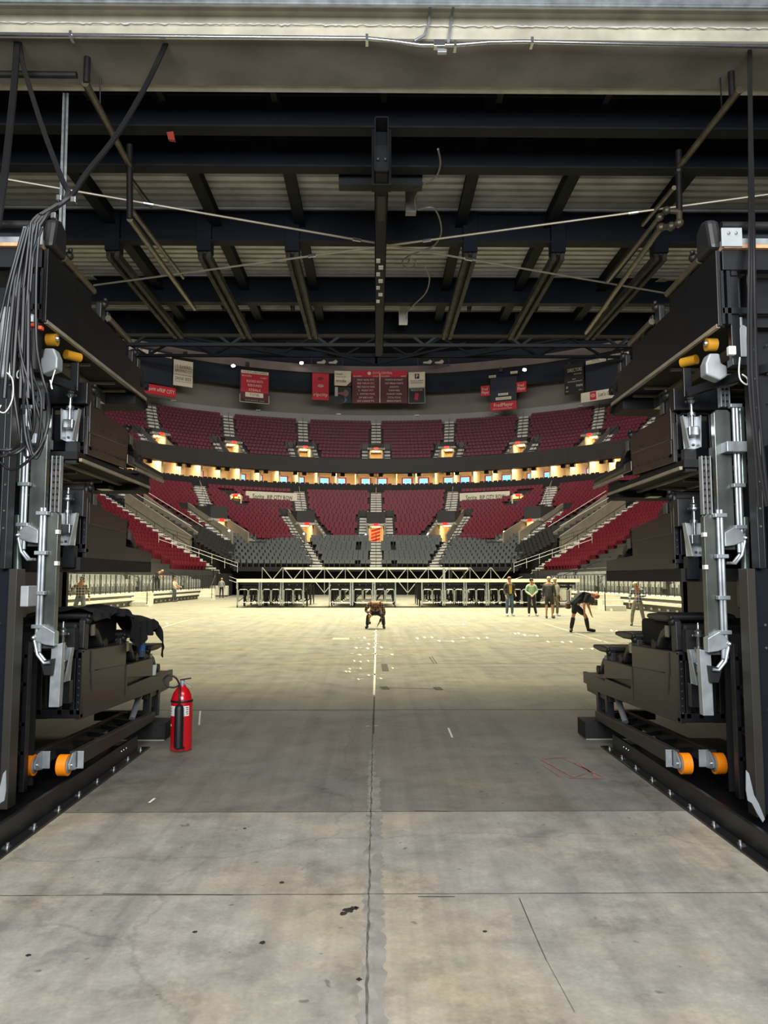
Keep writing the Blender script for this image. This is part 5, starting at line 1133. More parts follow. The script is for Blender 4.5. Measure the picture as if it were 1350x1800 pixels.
    t = T('seating_tier', 'second tier up on the %s seating machine, reddish-sheened panel at eye level' % nm, 'folded seating tier', (2.3, 5.8, 1.64), 'tiers of the folded seating machines')
    G(MB().prism([(5.81, 1.73), (7.55, 1.72), (7.55, 1.83), (6.765, 1.86), (6.765, 2.06), (5.81, 2.07)], 2.3, 2.33), 'side_panel', 'dpanel', t, bevel=.003)
    G(MB().prism([(5.84, 2.0), (6.76, 1.985), (6.76, 2.10), (5.84, 2.17)], 2.294, 2.33), 'upper_side_strip', 'dpanel', t, bevel=.004)
    G(MB().box(2.3, 4.6, 5.7, 7.56, 1.63, 1.73), 'deck_base', 'black', t)
    G(MB().box(2.36, 4.6, 5.95, 6.8, 1.8, 2.1), 'deck_body', 'black', t); G(MB().box(2.33, 4.6, 6.8, 7.54, 1.74, 1.82), 'tread', 'steel', t)
    G(MB().box(2.3, 2.62, 5.72, 5.8, 2.05, 2.26), 'front_block', 'steel', t, bevel=.004)
    G(MB().tube([(2.35, 5.9, 2.29), (3.0, 5.9, 2.29), (4.4, 5.9, 2.29)], .045, 12), 'cross_pipe', 'dpipe', t, True)
    seat_unit(t, 5.93, 2.28, False); seat_unit(t, 6.83, 2.04, False)
    frame(t, 1.8, 2.2); jack(t, 5.66, 2.07, 2.36)
    # ---- tier three
    t = T('seating_tier', 'third tier up on the %s seating machine, riveted side panel and lit underside' % nm, 'folded seating tier', (2.3, 5.8, 2.45), 'tiers of the folded seating machines')
    G(MB().prism([(5.76, 2.55), (6.705, 2.575), (6.705, 2.90), (5.76, 2.86)], 2.3, 2.33), 'side_panel', 'dpanel', t, bevel=.003)
    G(MB().prism([(5.78, 2.73), (6.70, 2.77), (6.70, 2.93), (5.78, 2.96)], 2.292, 2.33), 'upper_side_strip', 'dpanel', t, bevel=.004)
    mb = MB(); mc_ = MB()
    for k in range(9): mb.ball((2.298, 5.85 + .1 * k, 2.62 + .003 * k), .011, 6, 4)
    for k in range(5): mb.ball((2.29, 5.9 + .18 * k, 2.80), .009, 6, 4)
    G(mb, 'rivets', 'dpipe', t)
    G(MB().box(2.36, 4.6, 5.9, 6.7, 2.56, 2.9), 'deck_body', 'black', t)
    G(MB().box(2.32, 4.6, 5.62, 7.5, 2.49, 2.55), 'deck_base', 'black', t)
    for a, b in ((2.295, 2.318), (2.5, 2.54), (2.86, 2.9), (3.25, 3.29), (3.7, 3.74)): G(MB().box(a, b, 5.65, 7.45, 2.475, 2.5), 'underside_batten', 'batten', t)
    for y in (5.6, 6.3, 6.9): G(MB().box(2.6, 4.4, y, y + .04, 2.47, 2.5), 'underside_cross_slat', 'batten', t)
    G(MB().box(2.33, 4.6, 7.2, 7.52, 2.43, 2.6), 'end_beam', 'black', t, bevel=.004); G(MB().box(2.56, 2.68, 7.0, 7.15, 2.42, 2.455), 'stop_plate', 'plate', t)
    G(MB().box(2.3, 2.75, 5.72, 5.8, 2.95, 3.12), 'front_block', 'steel', t, bevel=.004)
    G(MB().box(2.5, 2.65, 5.3, 5.6, 2.555, 2.63), 'pale_block', 'galv', t, bevel=.004)
    seat_unit(t, 5.93, 3.09, False); seat_unit(t, 6.80, 2.94, False)
    P_ = MB(); P_.tube([(2.34, 6.9, 2.68), (2.34, 7.9, 2.66)], .05, 12); G(P_, 'rolled_pad', 'seatp', t, True); G(MB().box(2.30, 2.315, 7.0, 7.95, 2.60, 2.63), 'pad_trim', 'batten', t); G(MB().box(2.3, 2.4, 6.75, 7.0, 2.62, 2.72), 'pad_bracket', 'steel', t, bevel=.01)
    frame(t, 2.62, 2.98); jack(t, 5.66, 2.885, 2.37)
    # ---- tier four (top)
    t = T('seating_tier', 'topmost tier of the %s seating machine, plywood-edged deck and tall black panel' % nm, 'folded seating tier', (2.3, 4.9, 3.27), 'tiers of the folded seating machines')
    G(MB().prism([(4.93, 3.345), (7.25, 3.33), (7.31, 3.27), (7.31, 3.40), (7.05, 3.43), (7.05, 3.60), (6.62, 3.61), (6.62, 3.72), (5.75, 3.745), (5.75, 3.86), (4.93, 3.87)], 2.3, 2.33), 'side_panel', 'steel', t, bevel=.003)
    G(MB().box(2.33, 4.6, 5.0, 7.3, 3.36, 3.44), 'deck_base', 'black', t)
    G(MB().box(2.33, 4.6, 5.2, 6.9, 3.44, 3.6), 'deck_body', 'black', t)
    for a, b in ((2.296, 2.32), (2.62, 2.72), (3.05, 3.1), (3.45, 3.5), (3.9, 3.95)): G(MB().box(a, b, 5.5 if a > 2.4 else 4.95, 7.25, 3.338, 3.365), 'underside_batten', 'batten', t)
    for y in (6.0, 6.6, 6.9): G(MB().box(2.4, 4.4, y, y + .03, 3.34, 3.36), 'underside_cross_slat', 'batten', t)
    G(MB().box(2.33, 4.6, 7.0, 7.32, 3.25, 3.36), 'end_beam', 'black', t, bevel=.004); G(MB().box(2.6, 2.74, 6.8, 6.95, 3.235, 3.33), 'stop_plate', 'plate', t)
    G(MB().box(2.345, 4.6, 4.93, 5.0, 3.735, 3.875), 'front_beam', 'steel', t, bevel=.003)
    G(MB().box(2.345, 4.6, 4.90, 5.3, 3.876, 3.902), 'plywood_edge', 'ply', t); G(MB().box(2.345, 4.6, 4.90, 5.3, 3.903, 3.942), 'aluminium_strip', 'galv', t)
    mb = MB().box(2.325, 2.465, 4.885, 4.9, 3.88, 4.01); G(mb, 'bolted_plate', 'cast', t, bevel=.003); mb = MB().ball((2.37, 4.88, 3.97), .011, 8, 5); mb.ball((2.42, 4.88, 3.97), .011, 8, 5); G(mb, 'plate_bolts', 'chrome', t)
    G(MB().prism([(4.95, 3.9), (5.2, 3.9), (5.2, 4.1), (5.1, 4.16), (5.0, 4.12)], 2.28, 2.37), 'end_ear', 'seatp', t, bevel=.03)
    G(MB().tube([(2.4, 5.05, 4.1), (4.5, 5.05, 4.1)], .03, 12), 'cross_pipe', 'dpipe', t, True); G(MB().box(2.48, 4.5, 5.1, 5.5, 3.94, 4.08), 'seat_stack', 'seatp', t, bevel=.02)
    for y, z in ((5.35, 3.98), (6.1, 3.88), (6.95, 3.72)): seat_unit(t, y, z, False)
    for a, b, z in ((5.2, 5.8, 3.9), (6.15, 6.7, 3.78)): G(MB().tube([(2.31, a, z + .02), (2.31, b, z)], .028, 10), 'rolled_trim', 'pipe', t, True)
    for x in (2.335, 2.38): G(MB().box(x - .012, x + .012, 4.93, 4.97, 3.36, 3.73), 'slotted_upright', 'steel', t)
    G(MB().box(2.395, 2.455, 4.95, 5.0, 3.12, 3.7), 'frame_upright', 'steel', t, bevel=.004)
    G(MB().box(2.33, 4.0, 4.93, 4.97, 3.43, 3.475), 'frame_bar', 'steel', t, bevel=.004)
    G(MB().cyl((2.49, 5.05, 3.46), (2.49, 5.05, 3.72), .022, 14), 'piston', 'chrome', t, True)
    G(MB().cyl((2.475, 4.98, 3.35), (2.475, 4.98, 3.42), .012, 12), 'motor_shaft', 'cast', t, True)
    G(MB().prism([(2.45, 3.14), (2.52, 3.14), (2.52, 3.33), (2.485, 3.36), (2.465, 3.36), (2.45, 3.33)], 4.95, 5.03, 'y'), 'motor_box', 'cast', t, bevel=.006)
    G(MB().box(2.39, 2.52, 4.94, 5.02, 3.08, 3.13), 'motor_shelf', 'steel', t, bevel=.004)
    G(MB().box(2.35, 2.4, 4.9, 4.94, 3.14, 3.2), 'white_clip', 'white', t, bevel=.006)
    G(MB().bar((2.54, 5.05, 3.46), (2.62, 5.05, 3.74), .01), 'bright_strut', 'chrome', t)
    G(MB().box(2.405, 2.445, 4.94, 4.98, 3.7, 3.74), 'square_tube_end', 'steel', t)
    # rollers and gearbox
    G(MB().cyl((2.31, 5.15, 3.285), (2.38, 5.15, 3.285), .045, 18), 'amber_roller', 'yellow', t, True); G(MB().ball((2.305, 5.14, 3.29), .02), 'roller_axle', 'chrome', t, True)
    G(MB().cyl((2.3, 5.55, 3.27), (2.37, 5.45, 3.27), .036, 16), 'amber_roller', 'yellow', t, True)
    G(MB().prism([(2.28, 3.06), (2.38, 3.02), (2.43, 3.05), (2.43, 3.12), (2.39, 3.14), (2.38, 3.21), (2.31, 3.21), (2.28, 3.14)], 5.1, 5.2, 'y').shift(.0, 0, .0), 'gearbox', 'cast', t, bevel=.012)
    G(MB().box(2.29, 2.35, 5.5, 5.53, 3.0, 3.22), 'hanger_plate', 'steel', t, bevel=.003)
    G(MB().bar((2.3, 5.45, 3.02), (2.75, 4.95, 3.1), .04, .06), 'lift_arm', 'steel', t)
    cp = [Vector((2.42, 4.9, 3.12)), Vector((2.40, 4.88, 3.02)), Vector((2.41, 4.88, 2.96)), Vector((2.45, 4.88, 2.93)), Vector((2.455, 4.88, 2.97)), Vector((2.42, 4.88, 3.0))]
    G(MB().tube(curve_pts(cp), .005, 6), 'white_wire', 'white', t, True)
    # ---- lift columns
    dz[0] = .03 if s < 0 else 0.0
    def column(lab, x, y, z0, z1, plate_w, rx, clamps, chain, bracket):
        t = T('lift_column', lab, 'lift column', (x, y, z0), 'galvanised lift columns of the seating machines')
        G(MB().prism([(x, z0), (x + plate_w, z0), (x + plate_w, z1 - .02), (x + plate_w - .02, z1), (x + .02, z1), (x, z1 - .02)], y, y + .06, 'y'), 'column_plate', 'plate', t, bevel=.004)
        for a in (-.012, .012): G(MB().tube([(rx + a, y - .03, z0 - .02), (rx + a, y - .03, z1 + .03)], .013, 8), 'guide_rod', 'galv', t, True)
        for c_ in clamps: G(MB().box(rx - .04, rx + .045, y - .055, y - .005, c_ - .014, c_ + .014), 'clamp', 'galv', t, bevel=.004)
        if chain:
            a, b, xx = chain
            mb = MB(); mb.box(xx - .03, xx - .022, y - .01, y + .04, a, b); mb.box(xx + .0, xx + .006, y - .01, y + .04, a, b); mb.box(xx + .03, xx + .038, y - .01, y + .04, a, b); G(mb, 'slotted_channel', 'galv', t)
            mb = MB(); k = a
            while k < b: mb.cyl((xx - .02, y + .01, k), (xx + .03, y + .01, k), .008, 6); k += .045
            G(mb, 'chain_pins', 'dpipe', t)
        if bracket:
            bx_, bz = bracket
            br = G(MB().prism([(bx_ - .05, bz), (bx_ + .04, bz + .05), (bx_ + .1, bz - .02), (bx_ + .1, bz - .06), (bx_ + .02, bz - .09), (bx_ - .05, bz - .1)], y - .05, y + .03, 'y'), 'pivot_bracket', 'galv', t, bevel=.006)
            for d in (-.045, .0): G(MB().tube([(bx_ + .1, y + d, bz - .04), (bx_ + .07, y + d, bz - .16), (bx_ + .02, y + d, bz - .22), (bx_ - .02, y + d, bz - .215)], .011, 8), 'link_arm', 'galv', br, True)
            G(MB().ball((bx_ + .1, y - .05, bz - .04), .02), 'pivot_bolt', 'chrome', br, True)
        return t
    t = column('upper galvanised lift column on the %s machine, beside the third tier' % nm, 2.46, 5.4, 1.86, 2.88, .12, 2.60, (2.90, 2.62, 2.32, 2.02), (2.9, 3.08, 2.54), (2.53, 1.98))
    G(MB().box(2.47, 2.6, 5.3, 5.4, 3.05, 3.12), 'top_block', 'cast', t, bevel=.006)
    t = column('lower galvanised lift column on the %s machine, passing the eye-level tier' % nm, 2.335, 5.35, 1.12, 2.11, .09, 2.435, (2.10, 1.81, 1.52, 1.28), (2.11, 2.53, 2.36), (2.36, 1.24))
    G(MB().box(2.37, 2.45, 5.42, 5.5, 1.62, 1.78), 'dark_motor', 'dpipe', t, bevel=.01)
    for z in (1.95, 1.72): G(MB().box(2.32, 2.345, 5.33, 5.37, z, z + .03), 'white_stop', 'white', t)
    t = T('lift_column', 'short galvanised channel foot below the lower lift column on the %s machine' % nm, 'lift column', (2.28, 5.35, .7), 'galvanised lift columns of the seating machines')
    G(MB().prism([(2.285, .70), (2.36, .70), (2.355, 1.14), (2.275, 1.16)], 5.36, 5.42, 'y'), 'foot_channel', 'galv', t, bevel=.004); G(MB().prism([(2.33, .93), (2.39, .93), (2.42, 1.03), (2.32, 1.05)], 5.33, 5.38, 'y'), 'black_shoe', 'rubber', t, bevel=.004)
    t = T('guide_pipe', 'pale upright pipe behind the lift columns on the %s machine, in two lengths' % nm, 'pipe', (2.67, 5.55, 1.7), None)
    gp = mat('greenish_zinc_pipe', (150, 166, 158), .3, .7, .25, 7)
    G(MB().tube([(2.70, 5.5, 2.33), (2.70, 5.5, 2.92)], .03, 12), 'upper_length', gp, t, True); G(MB().tube([(2.69, 5.5, 1.66), (2.70, 5.5, 2.12)], .03, 12), 'lower_length', gp, t, True)
    G(MB().box(2.675, 2.73, 5.47, 5.53, 2.1, 2.35), 'black_chain_link', 'steel', t, bevel=.006); G(MB().tube([(2.67, 5.5, 1.3), (2.68, 5.5, 1.45)], .028, 12), 'short_length', gp, t, True); G(MB().box(2.64, 2.72, 5.46, 5.54, 1.44, 1.68), 'black_joint', 'steel', t, bevel=.006); G(MB().box(2.64, 2.78, 5.4, 5.5, 1.22, 1.3), 'pipe_shoe', 'galv', t, bevel=.006)
    dz[0] = 0.0
    # ---- tower
    t = T('support_tower', 'tall black steel tower post carrying the %s seating machine' % nm, 'tower', (2.5, 5.0, .1))
    G(MB().box(2.455, 2.512, 5.0, 5.12, .12, 1.72), 'post', 'panel', t, bevel=.004); G(MB().box(2.512, 3.3, 5.06, 5.16, .12, 1.72), 'post_web', 'navy', t, bevel=.004)
    G(MB().box(2.54, 2.58, 5.0, 5.1, 1.72, 3.74), 'upper_post', 'steel', t, bevel=.004); G(MB().box(2.62, 2.9, 5.08, 5.16, 1.72, 3.74), 'upper_web', 'steel', t, bevel=.004); G(MB().box(2.63, 2.74, 4.96, 5.06, 1.6, 2.55), 'outer_mast', 'navy', t, bevel=.01)
    for x in (2.505, 2.60): G(MB().box(x - .018, x + .018, 5.3, 5.36, .15, 1.2), 'ladder_upright', 'steel', t, bevel=.003)
    for z in (.42, .62, .9, 1.1): G(MB().box(2.5, 2.75, 5.3, 5.34, z - .012, z + .012), 'ladder_rung', 'steel', t)
    for z0, z1 in ((.42, .62), (.62, .9), (.9, 1.1)): G(MB().bar((2.52, 5.32, z1), (2.7, 5.32, z0), .016), 'ladder_diagonal', 'steel', t)
    G(MB().box(2.9, 3.6, 5.3, 5.4, .12, 3.7), 'rear_post', 'black', t)
    G(MB().box(2.56, 4.5, 5.6, 5.62, .12, 1.25), 'dark_back_plate', 'black', t)
    mb = MB()
    for z in (2.0, 2.12, 2.3, 2.55, 2.8, 3.0, 3.2, 3.4, 1.2, 1.35, .8, .6): mb.ball((2.56, 4.995, z), .009, 6, 4); mb.ball((2.68, 4.955 if z < 2.55 and z > 1.6 else 5.05, z + .05), .008, 6, 4)
    G(mb, 'post_bolts', 'chrome', t)
    # silver blade lever low on the post
    yb_ = 4.85
    t = T('lever_blade', 'pale grey curved lever blade low on the %s tower' % nm, 'lever', (2.4, yb_, .15))
    pts = [at(p if s > 0 else 1322 - p, q, yb_) for p, q in ((1312, 1354), (1317, 1360), (1326, 1398), (1334, 1412), (1345, 1440), (1341, 1446), (1331, 1430), (1322, 1412), (1315, 1408), (1312, 1390))]
    if s < 0: pts = [Vector((-p.x, p.y, p.z)) for p in pts]
    G(MB().prism([(p.x, p.z) for p in pts], yb_, yb_ + .012, 'y'), 'blade', 'cast', t, bevel=.002, d=0)
    # ---- base frame with casters
    t = T('caster_frame', 'low black base frame under the %s seating machine, with two orange casters' % nm, 'base frame', (2.3, 5.9, .2))
    for x in (2.30, 2.585): G(MB().hexa([(x - .03, 5.92, .225), (x + .03, 5.92, .225), (x + .03, 7.97, .205), (x - .03, 7.97, .205), (x - .03, 5.92, .345), (x + .03, 5.92, .345), (x + .03, 7.97, .29), (x - .03, 7.97, .29)]), 'beam', 'panel', t, bevel=.004, d=0)
    for k in range(6): G(MB().bar((2.33, 6.1 + .33 * k, .29), (2.59, 6.25 + .33 * k, .28), .03), 'cross_brace', 'steel', t, d=0)
    for x in (2.30, 2.555):
        w_ = G(MB().lathe([(.05, -.036), (.0765, -.036), (.078, -.0345), (.078, .0345), (.0765, .036), (.05, .036)], (x + .035, 5.84, .262), 28, (1, 0, 0)), 'caster_wheel', 'orange', t, True, d=0)
        G(MB().lathe([(.018, -.046), (.022, -.045), (.024, -.040), (.058, -.0385), (.060, -.037), (.060, .037), (.058, .0385), (.024, .040), (.022, .045), (.018, .046)], (x + .035, 5.84, .262), 20, (1, 0, 0)), 'wheel_hub', 'galv', w_, True, d=0)
        G(MB().cyl((x - .03, 5.84, .262), (x + .09, 5.84, .262), .014, 10), 'axle', 'chrome', w_, True, d=0)
        G(MB().prism([(5.925, .21), (5.925, .345), (5.86, .345), (5.80, .285), (5.80, .24), (5.83, .225)], x - .022, x - .014), 'caster_bracket', 'galv', t, d=0); G(MB().box(x - .075, x + .0, 5.925, 5.935, .215, .345), 'bracket_plate', 'galv', t, bevel=.003, d=0)
    G(MB().box(2.34, 2.9, 7.97, 8.05, .2, .29), 'end_crossbar', 'steel', t, d=0)
    # ---- floor track
    t = T('floor_track', 'black bolted steel track on the floor along the %s side of the dock' % nm, 'floor track', (2.25, 4, 0))
    G(MB().box(2.30, 2.33, 3.3, 7.5, .012, .15), 'track_web', 'steel', t, bevel=.004, d=0)
    G(MB().box(2.215, 2.30, 3.3, 7.62, 0, .014), 'track_flange', 'steel', t, bevel=.003, d=0)
    G(MB().box(2.33, 2.72, 3.3, 7.5, 0, .05), 'channel_bed', 'steel', t, d=0); G(MB().box(2.72, 2.76, 3.3, 7.5, .0, .16), 'outer_web', 'steel', t, bevel=.004, d=0); G(MB().box(2.76, 3.3, 3.3, 7.4, .1, .13), 'outer_plate', 'steel', t, d=0)
    Ys = [az(p, q).y for p, q in ((1072, 1320), (1100, 1336), (1119, 1354), (1152, 1375), (1180, 1398), (1222, 1424), (1256, 1455), (1313, 1489))]
    for y in Ys:
        b = G(MB().lathe([(.016, 0), (.016, .006), (.01, .008), (.01, .026), (.005, .03)], (2.255, y, .014), 10), 'anchor_bolt', 'chrome', t, True, d=0)
        G(MB().prism([(2.235, y - .05), (2.275, y - .035), (2.29, y + .02), (2.26, y + .05), (2.24, y + .02)], .0142, .0152, 'z'), 'weld_scuff', 'plate', t, d=0)
    for y in (7.08, 7.15, 7.02): G(MB().ball((2.297, y, .10), .009, 8, 5), 'web_bolt', 'chrome', t, d=0)
    for k in range(6): G(MB().ball((2.9, 4.9 + .14 * k, .135), .012, 8, 5), 'plate_bolt', 'chrome', t, d=0)
    t = T('stop_block', 'black steel stop block on the floor at the arena end of the %s track' % nm, 'block', (2.2, 7.9, 0))
    G(MB().box(2.16, 2.75, 7.95, 8.25, .012, .18), 'block', 'black', t, bevel=.004, d=0); G(MB().box(2.17, 2.75, 7.96, 8.24, 0, .012), 'pad', 'signg', t, d=0)
    return
machine(1, 0.0); machine(-1, 0.22)
# ------------------------------------------------------------ hanging cables
def strand(t, pp, r=.011, m='cable'): MB().tube(curve_pts([at(a, b, y) for a, b, y in pp], 5), r, 7).build('cable_strand', M[m], t, True)
t = thing('cable_bundle', 'thick bundle of black cables draped from the ceiling over the left machine and looping down', 'cables', at(120, 345, 5.0))
rc = random.Random(11)
for k in range(4):
    o = rc.uniform(-5, 5); strand(t, [(294 + o, 68, 6.4), (255 + o, 150, 6.1), (205 + o, 235, 5.7), (150 + o, 305, 5.3), (126 + o * .4, 343, 5.0), (95, 366 + o * .5, 4.95), (60 + 6 * k, 386, 4.9), (36 + 6 * k, 440, 4.85), (20 + 10 * k, 560 + 10 * k, 4.8), (8 + 14 * k, 700, 4.8)], .014)
for k in range(2):
    o = 3 * k; strand(t, [(33 + o, 66, 6.4), (38 + o, 110, 6.2), (70 + o, 215, 5.6), (105 + o, 310, 5.1), (117 + o, 345, 5.0), (70 + o, 378, 4.9)], .014)
for k in range(3): strand(t, [(28 + 3 * k, 66, 6.4), (22 + 3 * k, 150, 6.0), (6 + 3 * k, 300, 5.3), (-8 + 3 * k, 400, 5.0)], .016)
sets = [[(62, 392), (44, 470), (34, 560), (38, 640), (50, 720), (54, 770), (30, 796), (0, 800), (-20, 795)], [(66, 392), (56, 470), (50, 590), (58, 690), (60, 750), (40, 785), (5, 802), (-20, 800)],
        [(54, 392), (42, 500), (34, 540), (36, 620), (60, 700), (74, 760), (60, 800), (48, 750)], [(70, 396), (64, 480), (64, 600), (74, 660), (84, 700), (80, 760), (60, 800), (20, 826), (-10, 800)],
        [(50, 400), (30, 500), (20, 620), (24, 690), (34, 770), (20, 790), (-10, 790)], [(46, 400), (20, 500), (6, 600), (-5, 700)], [(42, 400), (14, 500), (0, 560), (-10, 600)], [(74, 400), (52, 480), (54, 640), (72, 700), (66, 780), (44, 800), (42, 700), (50, 640)], [(58, 395), (48, 520), (42, 640), (44, 760), (64, 806), (86, 740), (84, 690)]]
for q in sets: strand(t, [(a, b, 4.78 + .03 * (i % 3)) for i, (a, b) in enumerate(q)], .0095)
t = thing('loose_wire', 'thin white wire loops hanging among the cables on the left', 'wire', at(20, 680, 4.75))
strand(t, [(12, 655, 4.75), (22, 668, 4.75), (22, 700, 4.75), (10, 724, 4.75), (-2, 722, 4.75), (2, 712, 4.75)], .004, 'white'); strand(t, [(97, 650, 4.9), (90, 675, 4.9), (92, 684, 4.9), (88, 668, 4.9)], .004, 'white')
t = thing('cable_strap', 'black connector cluster with orange tags inside the left tower', 'connectors', at(55, 575, 4.95))
for px, py in ((58, 572), (52, 578), (72, 577)): c = at(px, py, 4.95); MB().box(c.x - .012, c.x + .012, c.y - .02, c.y + .02, c.z - .012, c.z + .012).build('orange_tag', mat('orange_tag_plastic', (230, 90, 50)), t, bevel=.003)
c = at(60, 600, 5.0); MB().cyl(c - Vector((0, 0, .2)), c + Vector((0, 0, .12)), .05, 14).build('cable_reel', M['rubber'], t, True)
for px, py, h_ in ((10, 600, .25), (45, 590, .16)):
    c = at(px, py, 5.05); tag(MB().box(c.x - .05, c.x + .05, c.y, c.y + .08, c.z - h_, c.z + h_).build('motor_housing', M['galv'], bevel=.02), 'silver motor housing behind the cables on the left, %s' % ('the larger one' if h_ > .2 else 'the smaller one'), 'motor')
t = thing('cable_bundle', 'straight black cables hanging down in front of the right tower', 'cables', at(1320, 400, 5.0))
for k, (a, b, c_, d) in enumerate(((1316, 1318, 1316, 1328), (1320, 1325, 1330, 1342), (1318, 1321, 1322, 1334))): strand(t, [(a, 86, 6.4), (a + 1, 200, 5.8), (b, 400, 4.85), (c_, 640, 4.8), (d, 800, 4.78), (d + 6 + 4 * k, 890, 4.78)], .011)
t = thing('threaded_strut', 'bright galvanised strut hanging vertically behind the left cable bundle', 'strut', at(110, 300, 5.6))
A, B = at(116, 165, 7.0), at(106, 410, 5.0)
B = Vector((A.x * 5.6 / 7.0 * 1.0, 5.6, 0)); 
for dx in (-3, 4): MB().bar(at(115 + dx, 165, 6.9), at(108 + dx, 408, 5.4), .018).build('strut_edge', M['galv'], t)
MB().bar(at(116, 165, 6.93), at(109, 408, 5.43), .035, .01).build('strut_channel', M['plate'], t)
for px, py in ((105, 349), (130, 352), (95, 380)): c = at(px, py, 4.95); MB().box(c.x - .018, c.x + .018, c.y - .02, c.y + .02, c.z - .02, c.z + .02).build('clip', M['chrome'], t, bevel=.004)
# ------------------------------------------------------------ fire extinguisher
c = az(318, 1318); X, Y = c.x, c.y; t = thing('fire_extinguisher', 'red carbon dioxide fire extinguisher standing on the floor by the left machine', 'fire extinguisher', (X, Y, 0))
R_ = .103
MB().lathe([(R_ - .012, 0), (R_, .01), (R_, .46), (R_ - .004, .50), (R_ - .02, .545), (R_ - .045, .585), (.035, .605), (.03, .62)], (X, Y, 0), 36).build('cylinder', M['red'], t, True)
MB().lathe([(R_ + .003, .462), (R_ + .005, .466), (R_ + .005, .478), (R_ + .003, .482)], (X, Y, 0), 36).build('band', M['rubber'], t, True)
v = MB().cyl((X, Y, .615), (X, Y, .665), .022, 14).build('valve', M['galv'], t, True)
MB().bar((X - .02, Y - .01, .67), (X + .085, Y - .01, .685), .022, .012).build('squeeze_lever', M['rubber'], v); MB().bar((X - .01, Y - .01, .665), (X + .09, Y - .01, .60), .02, .012).build('carry_handle', M['galv'], v)
MB().cyl((X + .02, Y - .12, .04), (X + .02, Y - .12, .05), .045, 16).build('horn_end', M['rubber'], t, True)
MB().lathe([(.03, 0), (.043, .01), (.043, .37), (.036, .395), (.016, .41)], (X + .012, Y - R_ - .045, .045), 20).build('discharge_horn', M['rubber'], t, True)
hp = [Vector((X + .01, Y - .148, .44)), Vector((X + .01, Y - .15, .54)), Vector((X, Y - .10, .62)), Vector((X - .05, Y - .05, .69)), Vector((X - .12, Y - .05, .72)), Vector((X - .17, Y - .05, .68)), Vector((X - .14, Y - .05, .62)), Vector((X - .07, Y - .03, .60)), Vector((X - .01, Y, .63))]
MB().tube(curve_pts(hp, 8), .0095, 10).build('hose', M['rubber'], t, True)
hp = [Vector((X - .17, Y - .05, .68)), Vector((X - .22, Y - .02, .72)), Vector((X - .32, Y, .72)), Vector((X - .40, Y, .66))]
# curved label wrapped on the cylinder
def wrap(a0, a1, z0, z1, m, nm, rr=R_ + .001):
    n = 12; vs = []
    for i in range(n + 1):
        a = math.radians(a0 + (a1 - a0) * i / n); vs += [(X + rr * math.sin(a), Y - rr * math.cos(a), z0), (X + rr * math.sin(a), Y - rr * math.cos(a), z1)]
    return MB().add(vs, [(2 * i, 2 * i + 2, 2 * i + 3, 2 * i + 1) for i in range(n)]).build(nm, m, t, True, normals=False)
wrap(-70, 55, .335, .43, M['white'], 'label'); mb = None
for a0, a1, z in ((-62, -50, .40), (-62, -48, .375), (-60, -50, .35), (36, 50, .41), (38, 50, .39), (36, 50, .37), (38, 50, .35)): wrap(a0, a1, z, z + .008, M['signk'], 'label_print', R_ + .0018)
wrap(-62, -48, .235, .255, M['white'], 'diamond_sticker')
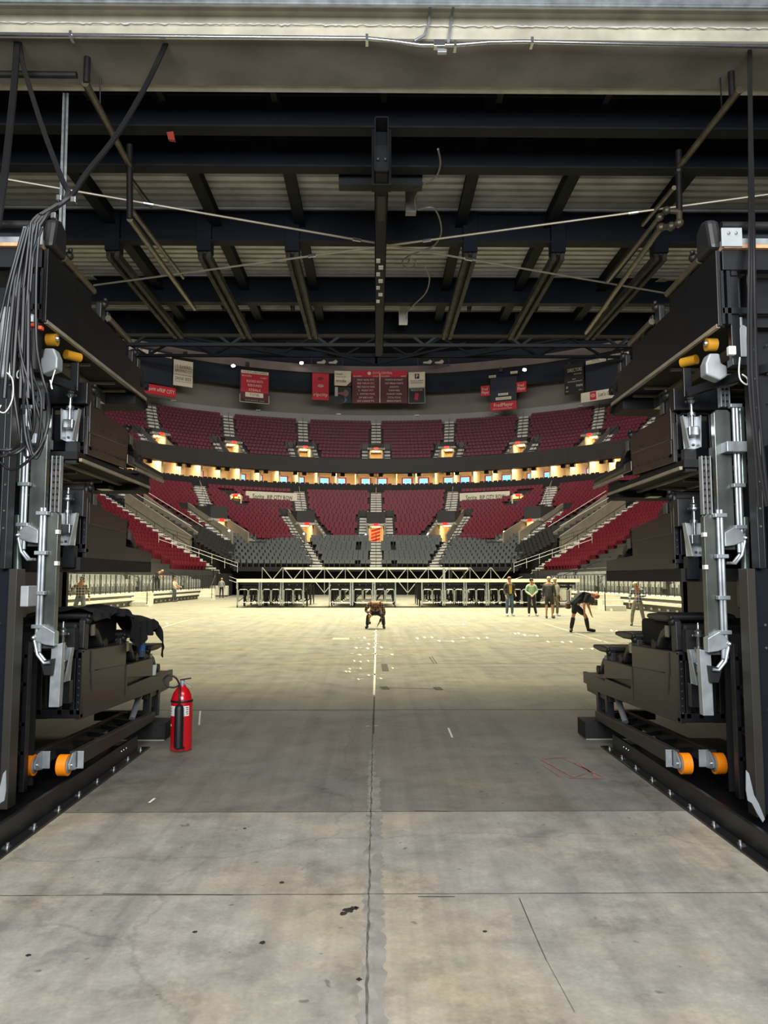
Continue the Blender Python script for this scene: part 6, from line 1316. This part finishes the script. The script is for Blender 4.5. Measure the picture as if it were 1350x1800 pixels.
# ------------------------------------------------------------ cloth, bottle, cups on the left machine
def cloth(name, lab, P0, P1, w_, seed, hang, lift=.05):
    rr_ = random.Random(seed); nx, ny = 60, 30; vs = []; P0 = Vector(P0); P1 = Vector(P1); d = P1 - P0
    ph = [rr_.uniform(0, 6.28) for _ in range(8)]
    for i in range(nx + 1):
        for j in range(ny + 1):
            u, v = i / nx, j / ny; x = P0.x; y = P0.y + d.y * u; z = P0.z + d.z * u
            z += lift * math.sin(math.pi * u) ** .5 * (1 if u < .98 else .6) + .022 * math.sin(9 * u + ph[0]) + .01 * math.sin(25 * u + 8 * v + ph[1])
            L_ = hang * (.55 + .3 * math.sin(6 * u + ph[2]) + .15 * math.sin(17 * u + ph[3]))
            if v < .45:
                q = (.45 - v) / .45; z -= L_ * q ** 1.2; x += .02 * q + .028 * q * math.sin(34 * u + ph[4] + 2 * q) + .015 * q * math.sin(57 * u + ph[5]); y += .02 * q * math.sin(20 * u + ph[6])
            else:
                q = (v - .45) / .55; x -= w_ * q; z += .03 * math.sin(math.pi * q) + .012 * math.sin(11 * q + 14 * u + ph[7]) - .02 * q
            vs.append((x, y, z))
    fs = [(i * (ny + 1) + j, (i + 1) * (ny + 1) + j, (i + 1) * (ny + 1) + j + 1, i * (ny + 1) + j + 1) for i in range(nx) for j in range(ny)]
    o = MB().add(vs, fs).build(name, M['cloth'], None, True); s2 = o.modifiers.new('thick', 'SOLIDIFY'); s2.thickness = .006; s3 = o.modifiers.new('sub', 'SUBSURF'); s3.levels = 1; s3.render_levels = 1
    return tag(o, lab, 'cloth')
cloth('black_drape', 'black cloth bundled over the seat shells on the left machine', (-2.27, 6.15, 1.36), (-2.27, 7.25, 1.30), .5, 3, .10)
cloth('black_drape', 'black cloth hanging off the farther end of the left machine', (-2.25, 7.0, 1.30), (-2.22, 8.1, 1.12), .4, 8, .36)
t = thing('water_bottle', 'clear water bottle with a blue label on the left machine step', 'bottle', (-2.36, 7.75, .87)); b = MB().lathe([(.03, 0), (.033, .01), (.033, .14), (.028, .165), (.013, .19), (.013, .2)], (-2.36, 7.75, .87), 18).build('bottle_body', M['bottle'], t, True)
MB().lathe([(.0335, .06), (.0335, .12)], (-2.36, 7.75, .87), 18).build('blue_label', mat('blue_label', (60, 130, 200)), t, True); MB().cyl((-2.36, 7.75, 1.07), (-2.36, 7.75, 1.085), .014, 12).build('cap', M['white'], t)
tag(MB().lathe([(.03, 0), (.042, .1), (.044, .11), (.04, .108)], (-2.36, 8.15, .64), 18).build('paper_cup', M['white'], None, True), 'white cup on the lowest step of the left machine', 'cup')
# red tool behind left column
c = at(66, 1051, 7.0); tag(MB().lathe([(.02, 0), (.05, .04), (.055, .1), (.02, .13)], c, 14, (1, 0, 0)).build('red_coupling', M['red'], None, True), 'small red coupling seen behind the left lift column', 'coupling')
c = at(48, 1048, 5.2); tag(MB().box(c.x - .035, c.x + .02, c.y - .03, c.y + .1, c.z - .07, c.z + .07).build('switch_box', M['cast'], bevel=.006), 'grey switch box on the left tower beside the lift column', 'switch box')
